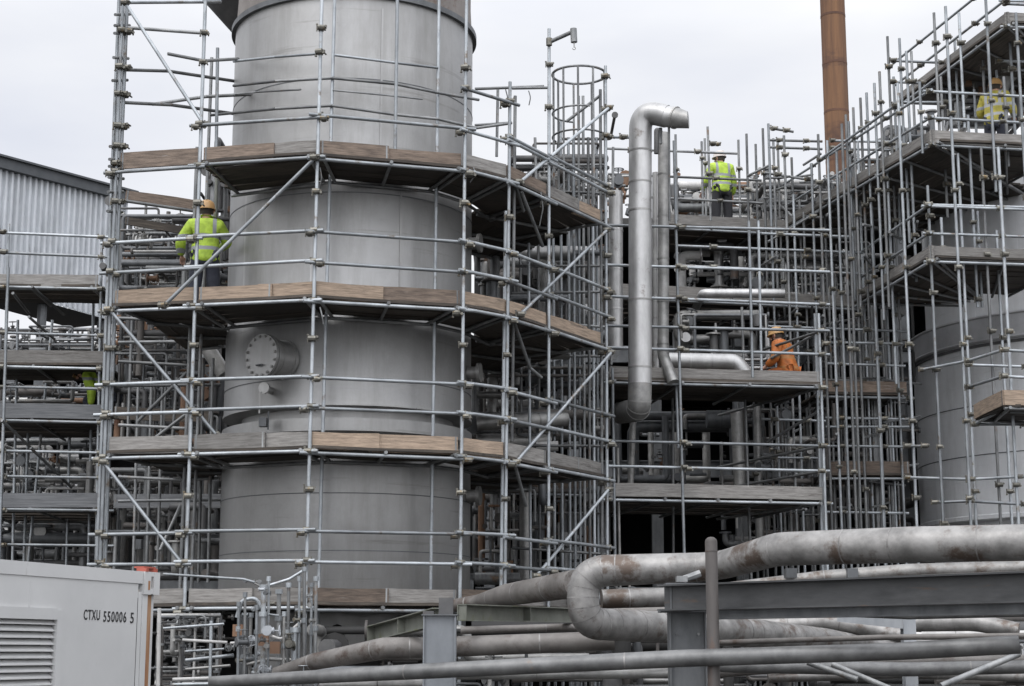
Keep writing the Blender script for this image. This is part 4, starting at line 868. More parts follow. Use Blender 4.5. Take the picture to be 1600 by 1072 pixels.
# ================================================================== CONTAINER
def container():
    h0 = 0.0
    Yb = 14.85; c = P(223, 893, Yb); zt = c.z
    a = PZ(0, 874, zt); d = (c - a); d.z = 0; d.normalize(); n = Vector((d.y, -d.x, 0))
    n = n if n.x > 0 else -n     # outward normal, towards the camera side
    if (CAM - c).dot(n) < 0: n = -n
    inn_ = -n
    LEN = 6.0; Wd = 2.4
    con = empty('shipping_container', Vector((c.x, c.y, 0)), 'light grey shipping container with a louvred grille and black code letters at the lower left', 'container')
    M = Matrix((d, n, Vector((0, 0, 1)))).transposed().to_4x4(); M.translation = Vector((c.x, c.y, 0))   # local: x along the face to the near right corner (0), y out of the face
    def bx(name, m, *bs, par=con, smooth=False):
        mb = MB()
        for b in bs: mb.box(b[0], b[1])
        mb2 = MB(); mb2.add([M @ v for v in mb.V], mb.F); return mb2.obj(name, m, par, smooth=smooth)
    # body panel in pieces round the grille
    def fx(px, py):   # pixel -> face coordinates
        r_ = ray(px, py); t = (Vector((c.x, c.y, 0)) - CAM).dot(n) / r_.dot(n); p = CAM + r_ * t; return (p - Vector((c.x, c.y, 0))).dot(d), p.z
    gx1, gz1 = fx(83, 962); gx1 = fx(85, 1000)[0]; gx0 = gx1 - 1.75; gz1 = fx(40, 964)[1]; gz0 = gz1 - 1.5
    hr = fx(110, 904)[1]   # underside of top rail
    T_ = .03; jx = fx(214, 970)[0]
    bx('side_panel', bmat, (((gx1 + jx) / 2, -T_ / 2, hr / 2 + .1), (jx - gx1, T_, hr - .2)), (((gx0 + gx1) / 2, -T_ / 2, (gz1 + hr) / 2), (gx1 - gx0, T_, hr - gz1)), (((gx0 + gx1) / 2, -T_ / 2, gz0 / 2 + .1), (gx1 - gx0, T_, gz0 - .2)), ((-(LEN - (-gx0)) / 2 + gx0 , -T_ / 2, hr / 2 + .1), (LEN + gx0, T_, hr - .2)))
    bx('top_rail', bmat, ((-LEN / 2, -.01, (hr + zt) / 2), (LEN - .01, .04, zt - hr)))
    bx('bottom_rail', bmat, ((-LEN / 2, .0, .1), (LEN, .06, .2)))
    bx('roof', bmat, ((-LEN / 2, -Wd / 2, zt - .05), (LEN, Wd - .05, .04)))
    bx('rear_wall', bmat, ((-LEN / 2, -Wd, zt / 2), (LEN, .04, zt - .1)))
    bx('end_wall', bmat, ((-.04, -Wd / 2, zt / 2), (.03, Wd - .2, zt - .12)))
    bx('corner_post', bmat, ((jx / 2, -.012, zt / 2), (-jx - .005, .03, zt - .36)), ((.045, -.006, zt / 2), (.085, .03, zt - .37)), ((.225, -.045, zt / 2), (.06, .03, zt - .37)))
    bx('corner_post', rust_or, ((.14, -.033, zt / 2), (.11, .03, zt - .37)))
    bx('corner_casting', bmat, ((.055, .0, zt - .1), (.11, .05, .2)), ((.2, .0, zt - .1), (.1, .06, .2)), ((.13, .0, zt - .02), (.04, .05, .04)), ((.13, .0, zt - .17), (.04, .05, .05)))
    bx('rust_stain', rust_or, ((.13, -.02, zt - .09), (.045, .03, .1)), ((.075, .0265, zt - .12), (.03, .003, .08)))
    bx('lifting_bracket', red_m, ((.12, -.05, zt + .04), (.2, .1, .014)), ((.03, -.02, zt + .016), (.04, .1, .032)), ((.2, -.03, zt + .016), (.04, .1, .032)))
    fr = bx('louvre_frame', bmat, ((gx1 + .035, .012, (gz0 + gz1) / 2), (.09, .03, gz1 - gz0 + .12)), ((gx0 - .035, .012, (gz0 + gz1) / 2), (.09, .03, gz1 - gz0 + .12)), (((gx0 + gx1) / 2, .012, gz1 + .03), (gx1 - gx0 - .02, .032, .09)), (((gx0 + gx1) / 2, .012, gz0 - .03), (gx1 - gx0 - .02, .032, .09)))
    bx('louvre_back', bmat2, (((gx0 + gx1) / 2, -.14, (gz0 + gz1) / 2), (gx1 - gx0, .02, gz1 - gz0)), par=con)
    z = gz1 - .03
    while z > gz0:
        mb = MB(); R_ = Matrix.Translation(((gx0 + gx1) / 2, -.02, z)) @ Matrix.Rotation(R(-42), 4, 'X'); mb.box((0, 0, 0), (gx1 - gx0 - .01, .058, .005), R_)
        mb.box(((gx0 + gx1) / 2, .008, z - .021), (gx1 - gx0 - .01, .005, .009))
        mb2 = MB(); mb2.add([M @ v for v in mb.V], mb.F); mb2.obj('louvre_slat', bmat, con, smooth=False)
        z -= .053
    # code letters
    for nm, body, pxa, pxb, pyt, pyb in (('owner_code_lettering', 'CTXU', 130.2, 155.5, 952.2, 968.4), ('serial_number_lettering', '550006', 161, 196.8, 954.6, 971.6), ('check_digit_lettering', '5', 203, 208.3, 957, 974)):
        x0_, zl = fx(pxa, pyb); x1_ = fx(pxb, pyb)[0]; hh = fx(pxa, pyt)[1] - zl
        cu = bpy.data.curves.new('code', 'FONT'); cu.body = body; cu.size = 1; cu.space_character = 1.16; cu.extrude = .001; cu.offset = .012; cu.resolution_u = 6
        to = bpy.data.objects.new('tmp', cu); COL.objects.link(to); bpy.context.view_layer.update()
        me = bpy.data.meshes.new_from_object(to.evaluated_get(bpy.context.evaluated_depsgraph_get())); bpy.data.objects.remove(to)
        xs = [v.co.x for v in me.vertices]; ys = [v.co.y for v in me.vertices]; sx = (x1_ - x0_) / (max(xs) - min(xs)); sy = hh / (max(ys) - min(ys)); mx0, my0 = min(xs), min(ys)
        V = [M @ Vector((x0_ + (v.co.x - mx0) * sx, .003 + v.co.z * .8, zl + (v.co.y - my0) * sy)) for v in me.vertices]; F = [tuple(p.vertices) for p in me.polygons]
        mb = MB(); mb.add(V, F); mb.obj(nm, black_m, con, smooth=False)
    for k in (1, 2): bx('panel_seam', bmat, ((jx - 1.15 * k * 1.4, .0015, (gz1 + hr) / 2 + .02), (.02, .003, hr - gz1 - .12)))
    bx('panel_joint', bmat2, ((jx, .001, hr / 2), (.006, .003, hr - .25)))
container()

# ================================================================== FOREGROUND PIPES AND RACK
D1 = 17.0
def sec(pts, rs, m, label, bands=(), fil=.5, n=36, name='pipe', seam_m=None, nf=12):
    """a large pipe through photograph points (px, py, Y) with radius given in photograph pixels"""
    Q = [P(x, y, Y) for x, y, Y in pts]; RR = [r / F0 * (q - CAM).dot(Fw) for r, q in zip(rs, Q)]
    q = fillet(Q, fil, nf); key = [0]; 
    # radius by nearest key progress
    tot = [0]
    for i in range(1, len(Q)): tot.append(tot[-1] + (Q[i] - Q[i - 1]).length)
    s = 0; L_ = [0]
    for i in range(1, len(q)): s += (q[i] - q[i - 1]).length; L_.append(s)
    rr = []
    for l in L_:
        u = l / s * tot[-1]; k = 0
        while k < len(tot) - 2 and u > tot[k + 1]: k += 1
        f = (u - tot[k]) / (tot[k + 1] - tot[k]); rr.append(RR[k] + (RR[k + 1] - RR[k]) * f)
    p = empty(name, q[0], label, 'pipe'); mb = MB(); mb.sweep(q, rr, n); mb.obj('lagging', m, p)
    def near(px, py):
        best = None
        for i in range(len(q) - 1):
            for t in (0, .1, .2, .3, .4, .5, .6, .7, .8, .9):
                c = q[i].lerp(q[i + 1], t) - CAM; dp = c.dot(Fw); x_ = 800 + F0 * c.dot(Rt) / dp; y_ = 536 - F0 * c.dot(Up) / dp; e = (x_ - px) ** 2 + (y_ - py) ** 2
                if best is None or e < best[0]: best = (e, (L_[i] + (L_[i + 1] - L_[i]) * t) / s)
        return best[1]
    for b in bands:
        b = near(*b) if isinstance(b, tuple) else b
        l = b * s; k = 0
        while k < len(L_) - 2 and l > L_[k + 1]: k += 1
        d = (q[k + 1] - q[k]).normalized(); f = (l - L_[k]) / max(1e-6, L_[k + 1] - L_[k]); c = q[k].lerp(q[k + 1], f); r_ = rr[k] + (rr[k + 1] - rr[k]) * f
        mb = MB(); mb.tube(c - d * .006, c + d * .006, r_ * 1.012, n); mb.obj('seam_band', seam_dk, p)
    return p
seam_dk = mat('pipe seam', (.1, .095, .09), (.3, .29, .28), .5, .5, 9)
clad = mat('stained pipe cladding', (.115, .11, .105), (.26, .253, .24), .5, .55, 4.5, (1, 1, 1), (.085, .064, .05), .5, .5, .04, rscale=2.2)
lag_br = mat('grimy pipe wrap', (.085, .077, .07), (.19, .178, .166), .6, .3, 3, (1, 1, 1), (.06, .042, .033), .56, .4, .15, rscale=2)
clad_l = mat('bright grimy cladding', (.13, .126, .12), (.30, .292, .28), .5, .5, 4.5, (1, 1, 1), (.095, .072, .058), .52, .5, .04, rscale=2.4)
# the big U-bend: lower leg, bend, upper leg, rise to the right
sec([(1420, 1018, 20.5), (1290, 1000, 18.8), (1120, 984, 17.0), (911, 974, 15.6), (911, 893, 15.6), (1122, 885, 15.4), (1215, 858, 14.6), (1420, 851, 13.9), (1700, 846, 13.2)], [9, 18, 24, 25, 25, 22, 26, 28, 29], clad_l,
    'thick silver pipe making a U-bend in the foreground, then rising to the right', bands=((1130, 885), (1083, 887), (960, 890), (942, 889), (927, 893), (915, 903), (907, 918), (905, 934), (907, 948), (913, 960), (925, 970), (941, 977), (960, 979), (1000, 982), (1034, 984), (1150, 986), (1170, 987), (1190, 989), (1212, 991), (1235, 994), (1256, 997), (1276, 999), (1215, 858), (1315, 853), (1402, 851), (1520, 849)), fil=.40, seam_m=clad, nf=16)
sec([(700, 948, 18.6), (748, 940, 18.4), (790, 930, 17.8), (900, 912, 16.6)], [10, 11, 17, 22], lag_br, 'tapered brown-grey pipe running in from the left behind the U-bend', bands=(.1, .3, .55, .8), fil=.3)
sec([(940, 936, 17.5), (1080, 932, 17.6)], [15, 15], clad, 'short grey pipe seen inside the U-bend', bands=(.3, .7))
sec([(940, 958, 18.5), (1090, 955, 18.5)], [8, 8], lag_br, 'thin brownish pipe just under the short grey pipe inside the U-bend')
sec([(1120, 922, 16.2), (1290, 903, 16), (1420, 893, 15.8), (1700, 886, 15.5)], [10, 12, 12, 13], clad, 'pale pipe lying on the rack beam under the thick silver pipe', bands=(.3,), fil=.3)
sec([(1440, 905, 15.5), (1700, 895, 15.2)], [7, 7], lag_br, 'thin pipe between the beam and the pale pipe, at the right edge')
sec([(330, 1066, 14.6), (660, 1049, 13.8), (1060, 1029, 13.4), (1400, 1018, 13), (1592, 1007, 12.8)], [9, 12, 13.5, 13.5, 14.5], steel_pipe := mat('grey steel pipe', (.085, .085, .084), (.18, .18, .177), .5, .45, 5, (1, 1, 1), (.18, .12, .08), .66, .05, .05, rscale=1.6), 'long thin grey pipe crossing the whole foreground in front of the posts', bands=(.28, .55), fil=.5)
sec([(430, 1052, 17.2), (490, 1034, 17), (575, 1018, 16.6), (600, 1013, 16.5), (670, 1012, 16.5), (960, 1001, 16.4)], [9, 13, 16, 17, 16, 15], lag_br, 'grey lagged pipe with a swollen joint left of the near post', bands=(.12, .35, .45, .8), fil=.2)
sec([(1150, 982, 19.5), (1300, 972, 19.4), (1370, 985, 19.3), (1420, 995, 19.2)], [13, 13, 12, 11], clad_l, 'pale pipe sloping down under the beam toward the small post', bands=(.3, .6), fil=.6)
sec([(1425, 973, 18.8), (1520, 972, 18.6), (1592, 985, 18.4)], [14, 14, 12], clad_l, 'pale pipe right of the small post under the beam', bands=(.4,), fil=.6)
sec([(1440, 993, 19.5), (1620, 992, 19.2)], [7, 7], white_m, 'rough white lagged pipe right of the small post', bands=(.3, .6))
sec([(1290, 990, 20.5), (1440, 997, 20.4)], [9, 9], white_m, 'white lagged pipe behind the small post')
sec([(700, 1055, 16.8), (1050, 1052, 16.6)], [7, 8], silver_dull, 'thin pipe near the bottom edge between the two big posts', bands=(.4,))
sec([(800, 1058, 17.5), (900, 1052, 17.5), (1060, 1046, 17.4)], [9, 9, 8], lag_br, 'brown pipe just above the bottom edge behind the long grey pipe', fil=.3)
sec([(1110, 1040, 16.5), (1420, 1046, 16.4), (1700, 1040, 16)], [10, 11, 10], steel_pipe, 'grey pipe below the long thin pipe on the right', bands=(.3, .7), fil=.4)
sec([(1110, 1052, 17.5), (1300, 1036, 17.4), (1600, 1032, 17)], [8, 9, 9], lag_br, 'grimy pipe low down behind the right posts', fil=.4)
sec([(500, 1066, 16.8), (680, 1064, 16.8)], [8, 8], white_m, 'white pipe end at the bottom left of the near post', bands=(.5,))
sec([(1120, 1004, 15.5), (1380, 996, 15.3), (1700, 992, 15)], [4, 4.5, 4.5], lag_br, 'narrow brown conduit running just above the long thin grey pipe on the right')
sec([(1130, 950, 17.2), (1300, 957, 17), (1420, 962, 16.8), (1640, 957, 16.6)], [6, 6, 6, 6], steel_pipe, 'narrow grey pipe hugging the underside of the long beam', bands=(.2, .5, .8), fil=.3)
sec([(1200, 1060, 18), (1400, 1052, 18), (1640, 1058, 18)], [7, 8, 8], clad, 'stained pipe at the bottom right edge behind the small post', bands=(.3, .6), fil=.3)
sec([(720, 985, 18.5), (890, 980, 18.6), (1050, 983, 18.7)], [6, 6, 6], lag_br, 'narrow brown pipe behind the U-bend between the two big posts', bands=(.4,))
sec([(1180, 1003, 21), (1240, 985, 21), (1420, 978, 21), (1640, 962, 21)], [9, 9, 9, 9], lag_dk, 'dark pipe rising gently behind the pale pipes on the right', bands=(.4, .7), fil=.4)
def ibeam(mb, a, b, h, wdt, tf=.014, tw=.01):
    M = frame(a, b); l = (b - a).length
    mb.box((0, 0, 0), (l, tw, h - 2 * tf), M); mb.box((0, 0, h / 2 - tf / 2), (l, wdt, tf), M); mb.box((0, 0, -h / 2 + tf / 2), (l, wdt, tf), M)
def rack():
    Y = 14.2; r_ = empty('pipe_rack', P(1075, 1072, Y), 'grey steel rack of posts and a long rusty-edged I-beam carrying the foreground pipes', 'pipe rack')
    # beam running to the right, a little towards the camera
    a = P(1048, 934.5, Y - .05); b = PZ(1720, 914, a.z)
    a0 = a; mb = MB(); hb = 39 / F0 * 14.4; ibeam(mb, Vector((a.x - .05, a.y, a.z)), b, hb, .2); mb.obj('beam', beam_m, r_, smooth=False)
    b2 = PZ(1720, 945, P(1120, 957, Y + .35).z); mb = MB(); ibeam(mb, P(1110, 957, Y + .35), b2, .12, .12); mb.obj('beam', steel, r_, smooth=False)
    # column
    zt = P(1075, 914, Y).z; xc = X(1074, Y, 2.2); x0, x1 = X(1046, Y, 1.8), X(1104, Y, 1.8); wd = x1 - x0
    zc = a.z - hb / 2 - .01
    mb = MB(); mb.box((x0 + .007, Y + .05, zc / 2), (.014, .2, zc)); mb.box((x1 - .007, Y + .05, zc / 2), (.014, .2, zc)); mb.box(((x0 + x1) / 2, Y + .0, zc / 2), (wd - .03, .014, zc)); mb.obj('column', steel, r_, smooth=False)
    mb = MB(); mb.box(((x0 + x1) / 2 - .03, Y, zc + .006), (wd + .1, .26, .014)); mb.box(((x0 + x1) / 2, Y, zt + .005), (wd + .06, .26, .014)); mb.box((x0 + .012, Y - .02, (zc + zt) / 2), (.014, .2, zt - zc - .012)); mb.obj('cap_plate', steel, r_, smooth=False)
    # pipe saddle on top of column
    mb = MB(); p = P(1065, 905, Y); mb.box(p, (.09, .12, .05)); mb.tube(p + Vector((.02, 0, 0)), p + Vector((.16, 0, .05)), .03, 8); mb.obj('pipe_saddle', galv_old, r_)
    for dz in (-.18, -.32):
        for sx_ in (-.09, .09):
            mb = MB(); c = Vector(((x0 + x1) / 2 + sx_, Y - .012, zc + dz)); mb.tube(c, c + Vector((0, -.02, 0)), .012, 6); mb.obj('bolt', galv_old, r_)
    # small post further back with a bracket
    Y2 = 17.6; mb = MB(); q = P(1418, 962, Y2); mb.box((q.x, q.y, q.z / 2), (.012, .13, q.z)); mb.box((q.x, q.y - .07, q.z / 2), (.13, .012, q.z)); mb.box((q.x, q.y + .07, q.z / 2), (.13, .012, q.z)); mb.obj('column', steel_lt, r_, smooth=False)
    mb = MB(); u = P(1312, 964, Y2 + .5); v = P(1415, 975, Y2); M = frame(u, v); mb.box((0, 0, 0), ((v - u).length, .1, .1), M); mb.obj('bracket', steel_lt, r_, smooth=False)
    for (a_, b_, Yy) in (((1262, 1035), (1340, 1062), 16), ((1300, 1038), (1400, 1080), 16.3), ((1592, 1022), (1470, 1072), 15)):
        mb = MB(); mb.tube(P(*a_, Yy), P(*b_, Yy - .2), .028, 10); mb.obj('brace', galv_old, r_)
    for px in (1235, 1330, 1500): 
        p = P(px, 896, 15.9); mb = MB(); mb.box(p, (.1, .16, .09)); mb.obj('pipe_saddle', steel, r_, smooth=False)
beam_m = mat('rust edged beam', (.04, .041, .042), (.08, .081, .082), .5, .3, 3, (.3, 1, 3), (.11, .07, .045), .62, .1, 0, rscale=1.4, rstretch=(.5, 1, 7))
rack()
def post_pipe():
    Y = 13.4; b = P(1112, 1072, Y); p_ = empty('bollard_post', Vector((b.x, b.y, 0)), 'round brown-grey steel post with a domed top in front of the rack column', 'post')
    t = P(1111, 846, Y); r = 9.5 / F0 * Y
    prof = [(0.001, t.z + r * .75), (r * .5, t.z + r * .66), (r * .87, t.z + r * .35), (r, t.z), (r * 1.05, 0)]
    V, F = lathe(prof, 28); mesh_obj('tube', V, F, postm, Matrix.Translation((t.x, Y, 0)), p_)
    V, F = lathe([(r * .99, -.006), (r * 1.03, -.005), (r * 1.03, .005), (r * .99, .006)], 28); mesh_obj('weld_ring', V, F, postm, Matrix.Translation((t.x, Y, t.z - .08)), p_)
postm = mat('rusty grey post', (.05, .045, .042), (.1, .09, .084), .65, .25, 4, (1, 1, .3), (.09, .055, .04), .52, .1, 0, rscale=2, rstretch=(1, 1, .3))
post_pipe()
def hpost():
    Y = 15.2; x0, x1 = X(661, Y, 2), X(712, Y, 2); zt = P(686, 962, Y).z
    p_ = empty('steel_column', Vector(((x0 + x1) / 2, Y, 0)), 'pale blue-grey square capped steel column at the bottom centre-left', 'column')
    mb = MB(); mb.box((x0 + .006, Y + .12, zt / 2), (.012, .26, zt)); mb.box((x1 - .006, Y + .12, zt / 2), (.012, .26, zt)); mb.box(((x0 + x1) / 2, Y + .03, zt / 2), (x1 - x0 - .026, .012, zt - .002)); mb.obj('section', steel_col, p_, smooth=False)
    mb = MB(); mb.box(((x0 + x1) / 2, Y + .12, zt + .007), (x1 - x0 + .03, .29, .012)); mb.obj('cap_plate', steel, p_, smooth=False)
    mb = MB(); c = P(697, 950, Y + .2); mb.box((c.x, c.y, zt + .09), (.13, .1, .15)); mb.box((c.x - .16, c.y, zt + .03), (.1, .1, .03)); mb.obj('stub', steel_dk, p_, smooth=False)
    # the sloping channel bearer going back to the left and right
steel_col = mat('column paint', (.14, .15, .16), (.21, .222, .235), .5, .2, 3, (1, 1, .5), (.16, .12, .08), .7, .06)
hpost()
def channel(name, a, b, h, w_, m, label, h2=None):
    c = empty(name, a, label, 'beam'); M = frame(a, b); l = (b - a).length; mb = MB()
    mb.box((0, 0, 0), (l, .012, h - .02), M); mb.box((0, -w_ / 2, h / 2 - .005), (l, w_, .01), M); mb.box((0, -w_ / 2, -h / 2 + .005), (l, w_, .01), M); mb.obj('channel_section', m, c, smooth=False)
    mb = MB(); mb.box((-l / 2 + .02, -w_ / 2, 0), (.015, w_ - .01, h - .022), M); mb.box((0, -w_ / 2, 0), (.012, w_ - .01, h - .022), M); mb.obj('stiffener', m, c, smooth=False)
channel('channel_beam', P(585, 991, 18.2), P(690, 964, 15.7), .17, .09, mossy, 'mossy steel channel sloping up to the capped column')
channel('channel_beam', P(715, 957, 16.2), P(905, 962, 19), .16, .09, mossy, 'greenish steel channel running right from behind the capped column')

# valve station at the bottom left
def station():
    random.seed(31)
    K = Kit('valve_station', P(430, 1072, 17.5), 'cluster of thin upright pipes and valves between the container and the capped column', 'valve station', tr=.02)
    ups = [(373, 945, 1060), (383, 930, 1072), (401, 950, 1072), (412, 918, 1072), (420, 905, 1066), (436, 925, 1050), (451, 915, 1062), (468, 905, 1060), (476, 890, 1072), (487, 915, 1045), (494, 905, 1030), (392, 962, 1040), (444, 960, 1072), (460, 985, 1072)]
    for (x, y0, y1) in ups:
        Y = random.uniform(17.0, 18.2); r = random.choice((.014, .018, .024, .028)); pts = [P(x - 2, y1 + 30, Y), P(x, y0, Y)]
        K.path('pipe', pts, r, random.choice([galv, galv_old, silver_dull, galv]), 10)
        V, F = tube_vf([Vector((0, 0, -.02)), Vector((0, 0, .03))], r * 1.7, 10); K.part('union', V, F, clampm, Matrix.Translation(P(x, y0, Y)), .01); K.part('union', V, F, galv, Matrix.Translation(P(x - 1, y0 + random.uniform(30, 90), Y)), .01)
    for (pts, r) in (([(370, 965), (378, 938), (400, 934), (408, 950)], .022), ([(420, 915), (452, 905), (480, 888)], .016), ([(380, 1040), (420, 1030), (470, 1032)], .02), ([(415, 990), (440, 1000), (455, 985), (478, 965)], .016), ([(360, 1005), (420, 1000)], .014), ([(395, 910), (410, 918), (420, 912)], .01), ([(255, 897), (380, 905), (398, 910)], .014),
                     ([(285, 1000), (355, 1004)], .016), ([(290, 1032), (365, 1024)], .02), ([(290, 1046), (360, 1040)], .016), ([(270, 1062), (375, 1058)], .02), ([(270, 1070), (370, 1068)], .018), ([(255, 982), (350, 975)], .014), ([(400, 1060), (470, 1058)], .02), ([(290, 1018), (350, 1014)], .012), ([(420, 960), (436, 962)], .012), ([(249, 950), (247, 1072)], .02), ([(330, 970), (328, 1072)], .016)):
        Y = random.uniform(17, 18); K.path('pipe', [P(*p, Y) for p in pts], r, random.choice([galv, silver_dull, white_m]), 10, .08)
    for i in range(34):
        p = P(random.gauss(430, 36), random.uniform(985, 1072), random.uniform(16.8, 18.2)) if i < 22 else P(random.uniform(365, 495), random.uniform(905, 1000), random.uniform(16.9, 18))
        V, F = valve_vf(random.choice((.014, .018, .022, .026)) if i < 22 else .012); K.part('valve', V, F, random.choice([silver_dull, galv, steel_lt, steel, galv_old, clampm]), Matrix.Translation(p) @ Matrix.Rotation(random.choice((0, 1.57, .5)), 4, 'Z') @ Matrix.Rotation(random.choice((0, 1.57, -1.57)), 4, 'X'), .02)
    for (x, y) in ((372, 985), (430, 1012), (412, 1000)):
        mb = MB(); mb.box((0, 0, 0), (.1, .08, .12)); K.part('junction_box', mb.V, mb.F, random.choice([steel_dk, rust]), Matrix.Translation(P(x, y, 17.2)), .02, False)
    K.done()
station()

# ================================================================== PEOPLE
def vest_mat(name, base, band=(.36, .37, .38)):
    m = bpy.data.materials.new(name); m.use_nodes = True; t = m.node_tree; n = t.nodes; l = t.links; b = n['Principled BSDF']
    co = n.new('ShaderNodeTexCoord'); s = n.new('ShaderNodeSeparateXYZ'); l.new(co.outputs['Object'], s.inputs[0])
    nz_ = n.new('ShaderNodeTexNoise'); nz_.inputs['Scale'].default_value = 9; nz_.inputs['Detail'].default_value = 4; l.new(co.outputs['Object'], nz_.inputs['Vector'])
    def M_(op, a, bb=None):
        x = n.new('ShaderNodeMath'); x.operation = op
        for i, v in enumerate((a, bb)):
            if v is None: continue
            if isinstance(v, (int, float)): x.inputs[i].default_value = v
            else: l.new(v, x.inputs[i])
        return x.outputs[0]
    zz = M_('ADD', s.outputs['Z'], M_('MULTIPLY', M_('SUBTRACT', nz_.outputs['Fac'], .5), .03))
    def bandz(c, h): return M_('LESS_THAN', M_('ABSOLUTE', M_('SUBTRACT', zz, c)), h)
    f = M_('MAXIMUM', bandz(-.165, .028), bandz(.015, .028))
    ax = M_('ABSOLUTE', s.outputs['X']); vs = M_('MULTIPLY', M_('LESS_THAN', M_('ABSOLUTE', M_('SUBTRACT', ax, .125)), .026), M_('GREATER_THAN', zz, .03))
    f = M_('MAXIMUM', f, vs)
    cr_ = n.new('ShaderNodeValToRGB'); cr_.color_ramp.elements[0].color = (base[0] * .6, base[1] * .62, base[2] * .6, 1); cr_.color_ramp.elements[1].color = (*base, 1); cr_.color_ramp.elements[0].position = .3; cr_.color_ramp.elements[1].position = .6
    l.new(nz_.outputs['Fac'], cr_.inputs[0])
    mx_ = n.new('ShaderNodeMix'); mx_.data_type = 'RGBA'; l.new(f, mx_.inputs[0]); l.new(cr_.outputs[0], mx_.inputs[6]); mx_.inputs[7].default_value = (*band, 1)
    l.new(mx_.outputs[2], b.inputs['Base Color']); b.inputs['Roughness'].default_value = .7
    bp = n.new('ShaderNodeBump'); bp.inputs['Strength'].default_value = .6; bp.inputs['Distance'].default_value = .03; l.new(nz_.outputs['Fac'], bp.inputs['Height']); l.new(bp.outputs[0], b.inputs['Normal'])
    return m
vest = vest_mat('hi vis yellow cloth', (.38, .53, .05), (.24, .25, .26)); vest_o = vest_mat('hi vis orange cloth', (.42, .12, .02), (.3, .13, .04))
navy = mat('navy trousers', (.012, .014, .022), (.03, .033, .045), .85, 0, 8, bump=.4); blackt = mat('black trousers', (.01, .01, .012), (.025, .025, .028), .85, 0, 8, bump=.4)
skin_m = mat('skin', (.42, .24, .17), (.52, .31, .23), .6, 0, 10); boot_m = mat('boot leather', (.02, .015, .01), (.05, .04, .03), .6, 0, 10)
hairm = mat('dark hair', (.02, .015, .012), (.04, .03, .02), .8, 0, 30)
helm_tan = mat('tan helmet', (.3, .16, .05), (.42, .25, .1), .4, 0, 4); helm_w = mat('pale helmet', (.42, .37, .33), (.55, .5, .46), .4, 0, 4)
def skin_chain(name, chains, mt, parent, M, sub=2, origin=(0, 0, 0)):
    """chains: list of (points, radii); chain points that coincide share a vertex"""
    V = []; E = []; RR = []; idx = {}
    def vid(p, r):
        k = tuple(round(c, 4) for c in p)
        if k not in idx: idx[k] = len(V); V.append(Vector(p) - Vector(origin)); RR.append(r)
        return idx[k]
    for pts, rs in chains:
        pr = None
        for p, r in zip(pts, rs):
            i = vid(p, r)
            if pr is not None and pr != i: E.append((pr, i))
            pr = i
    me = bpy.data.meshes.new(name); me.from_pydata(V, E, [])
    tmp = bpy.data.objects.new(name, me); COL.objects.link(tmp)
    sk = tmp.modifiers.new('skin', 'SKIN'); sk.use_smooth_shade = True
    if not me.skin_vertices: 
        me.attributes.new('x', 'FLOAT', 'POINT')
    lay = me.skin_vertices[0] if len(me.skin_vertices) else None
    for i, r in enumerate(RR):
        rr = r if isinstance(r, tuple) else (r, r); lay.data[i].radius = rr
    lay.data[0].use_root = True
    ss = tmp.modifiers.new('sub', 'SUBSURF'); ss.levels = ss.render_levels = sub
    bpy.context.view_layer.update()
    ev = tmp.evaluated_get(bpy.context.evaluated_depsgraph_get()); m2 = bpy.data.meshes.new_from_object(ev)
    bpy.data.objects.remove(tmp)
    m2.materials.clear(); m2.materials.append(mt); m2.polygons.foreach_set('use_smooth', [True] * len(m2.polygons))
    o = bpy.data.objects.new(name, m2); COL.objects.link(o); o.parent = parent; o.matrix_local = wm(parent).inverted() @ M @ Matrix.Translation(origin)
    return o
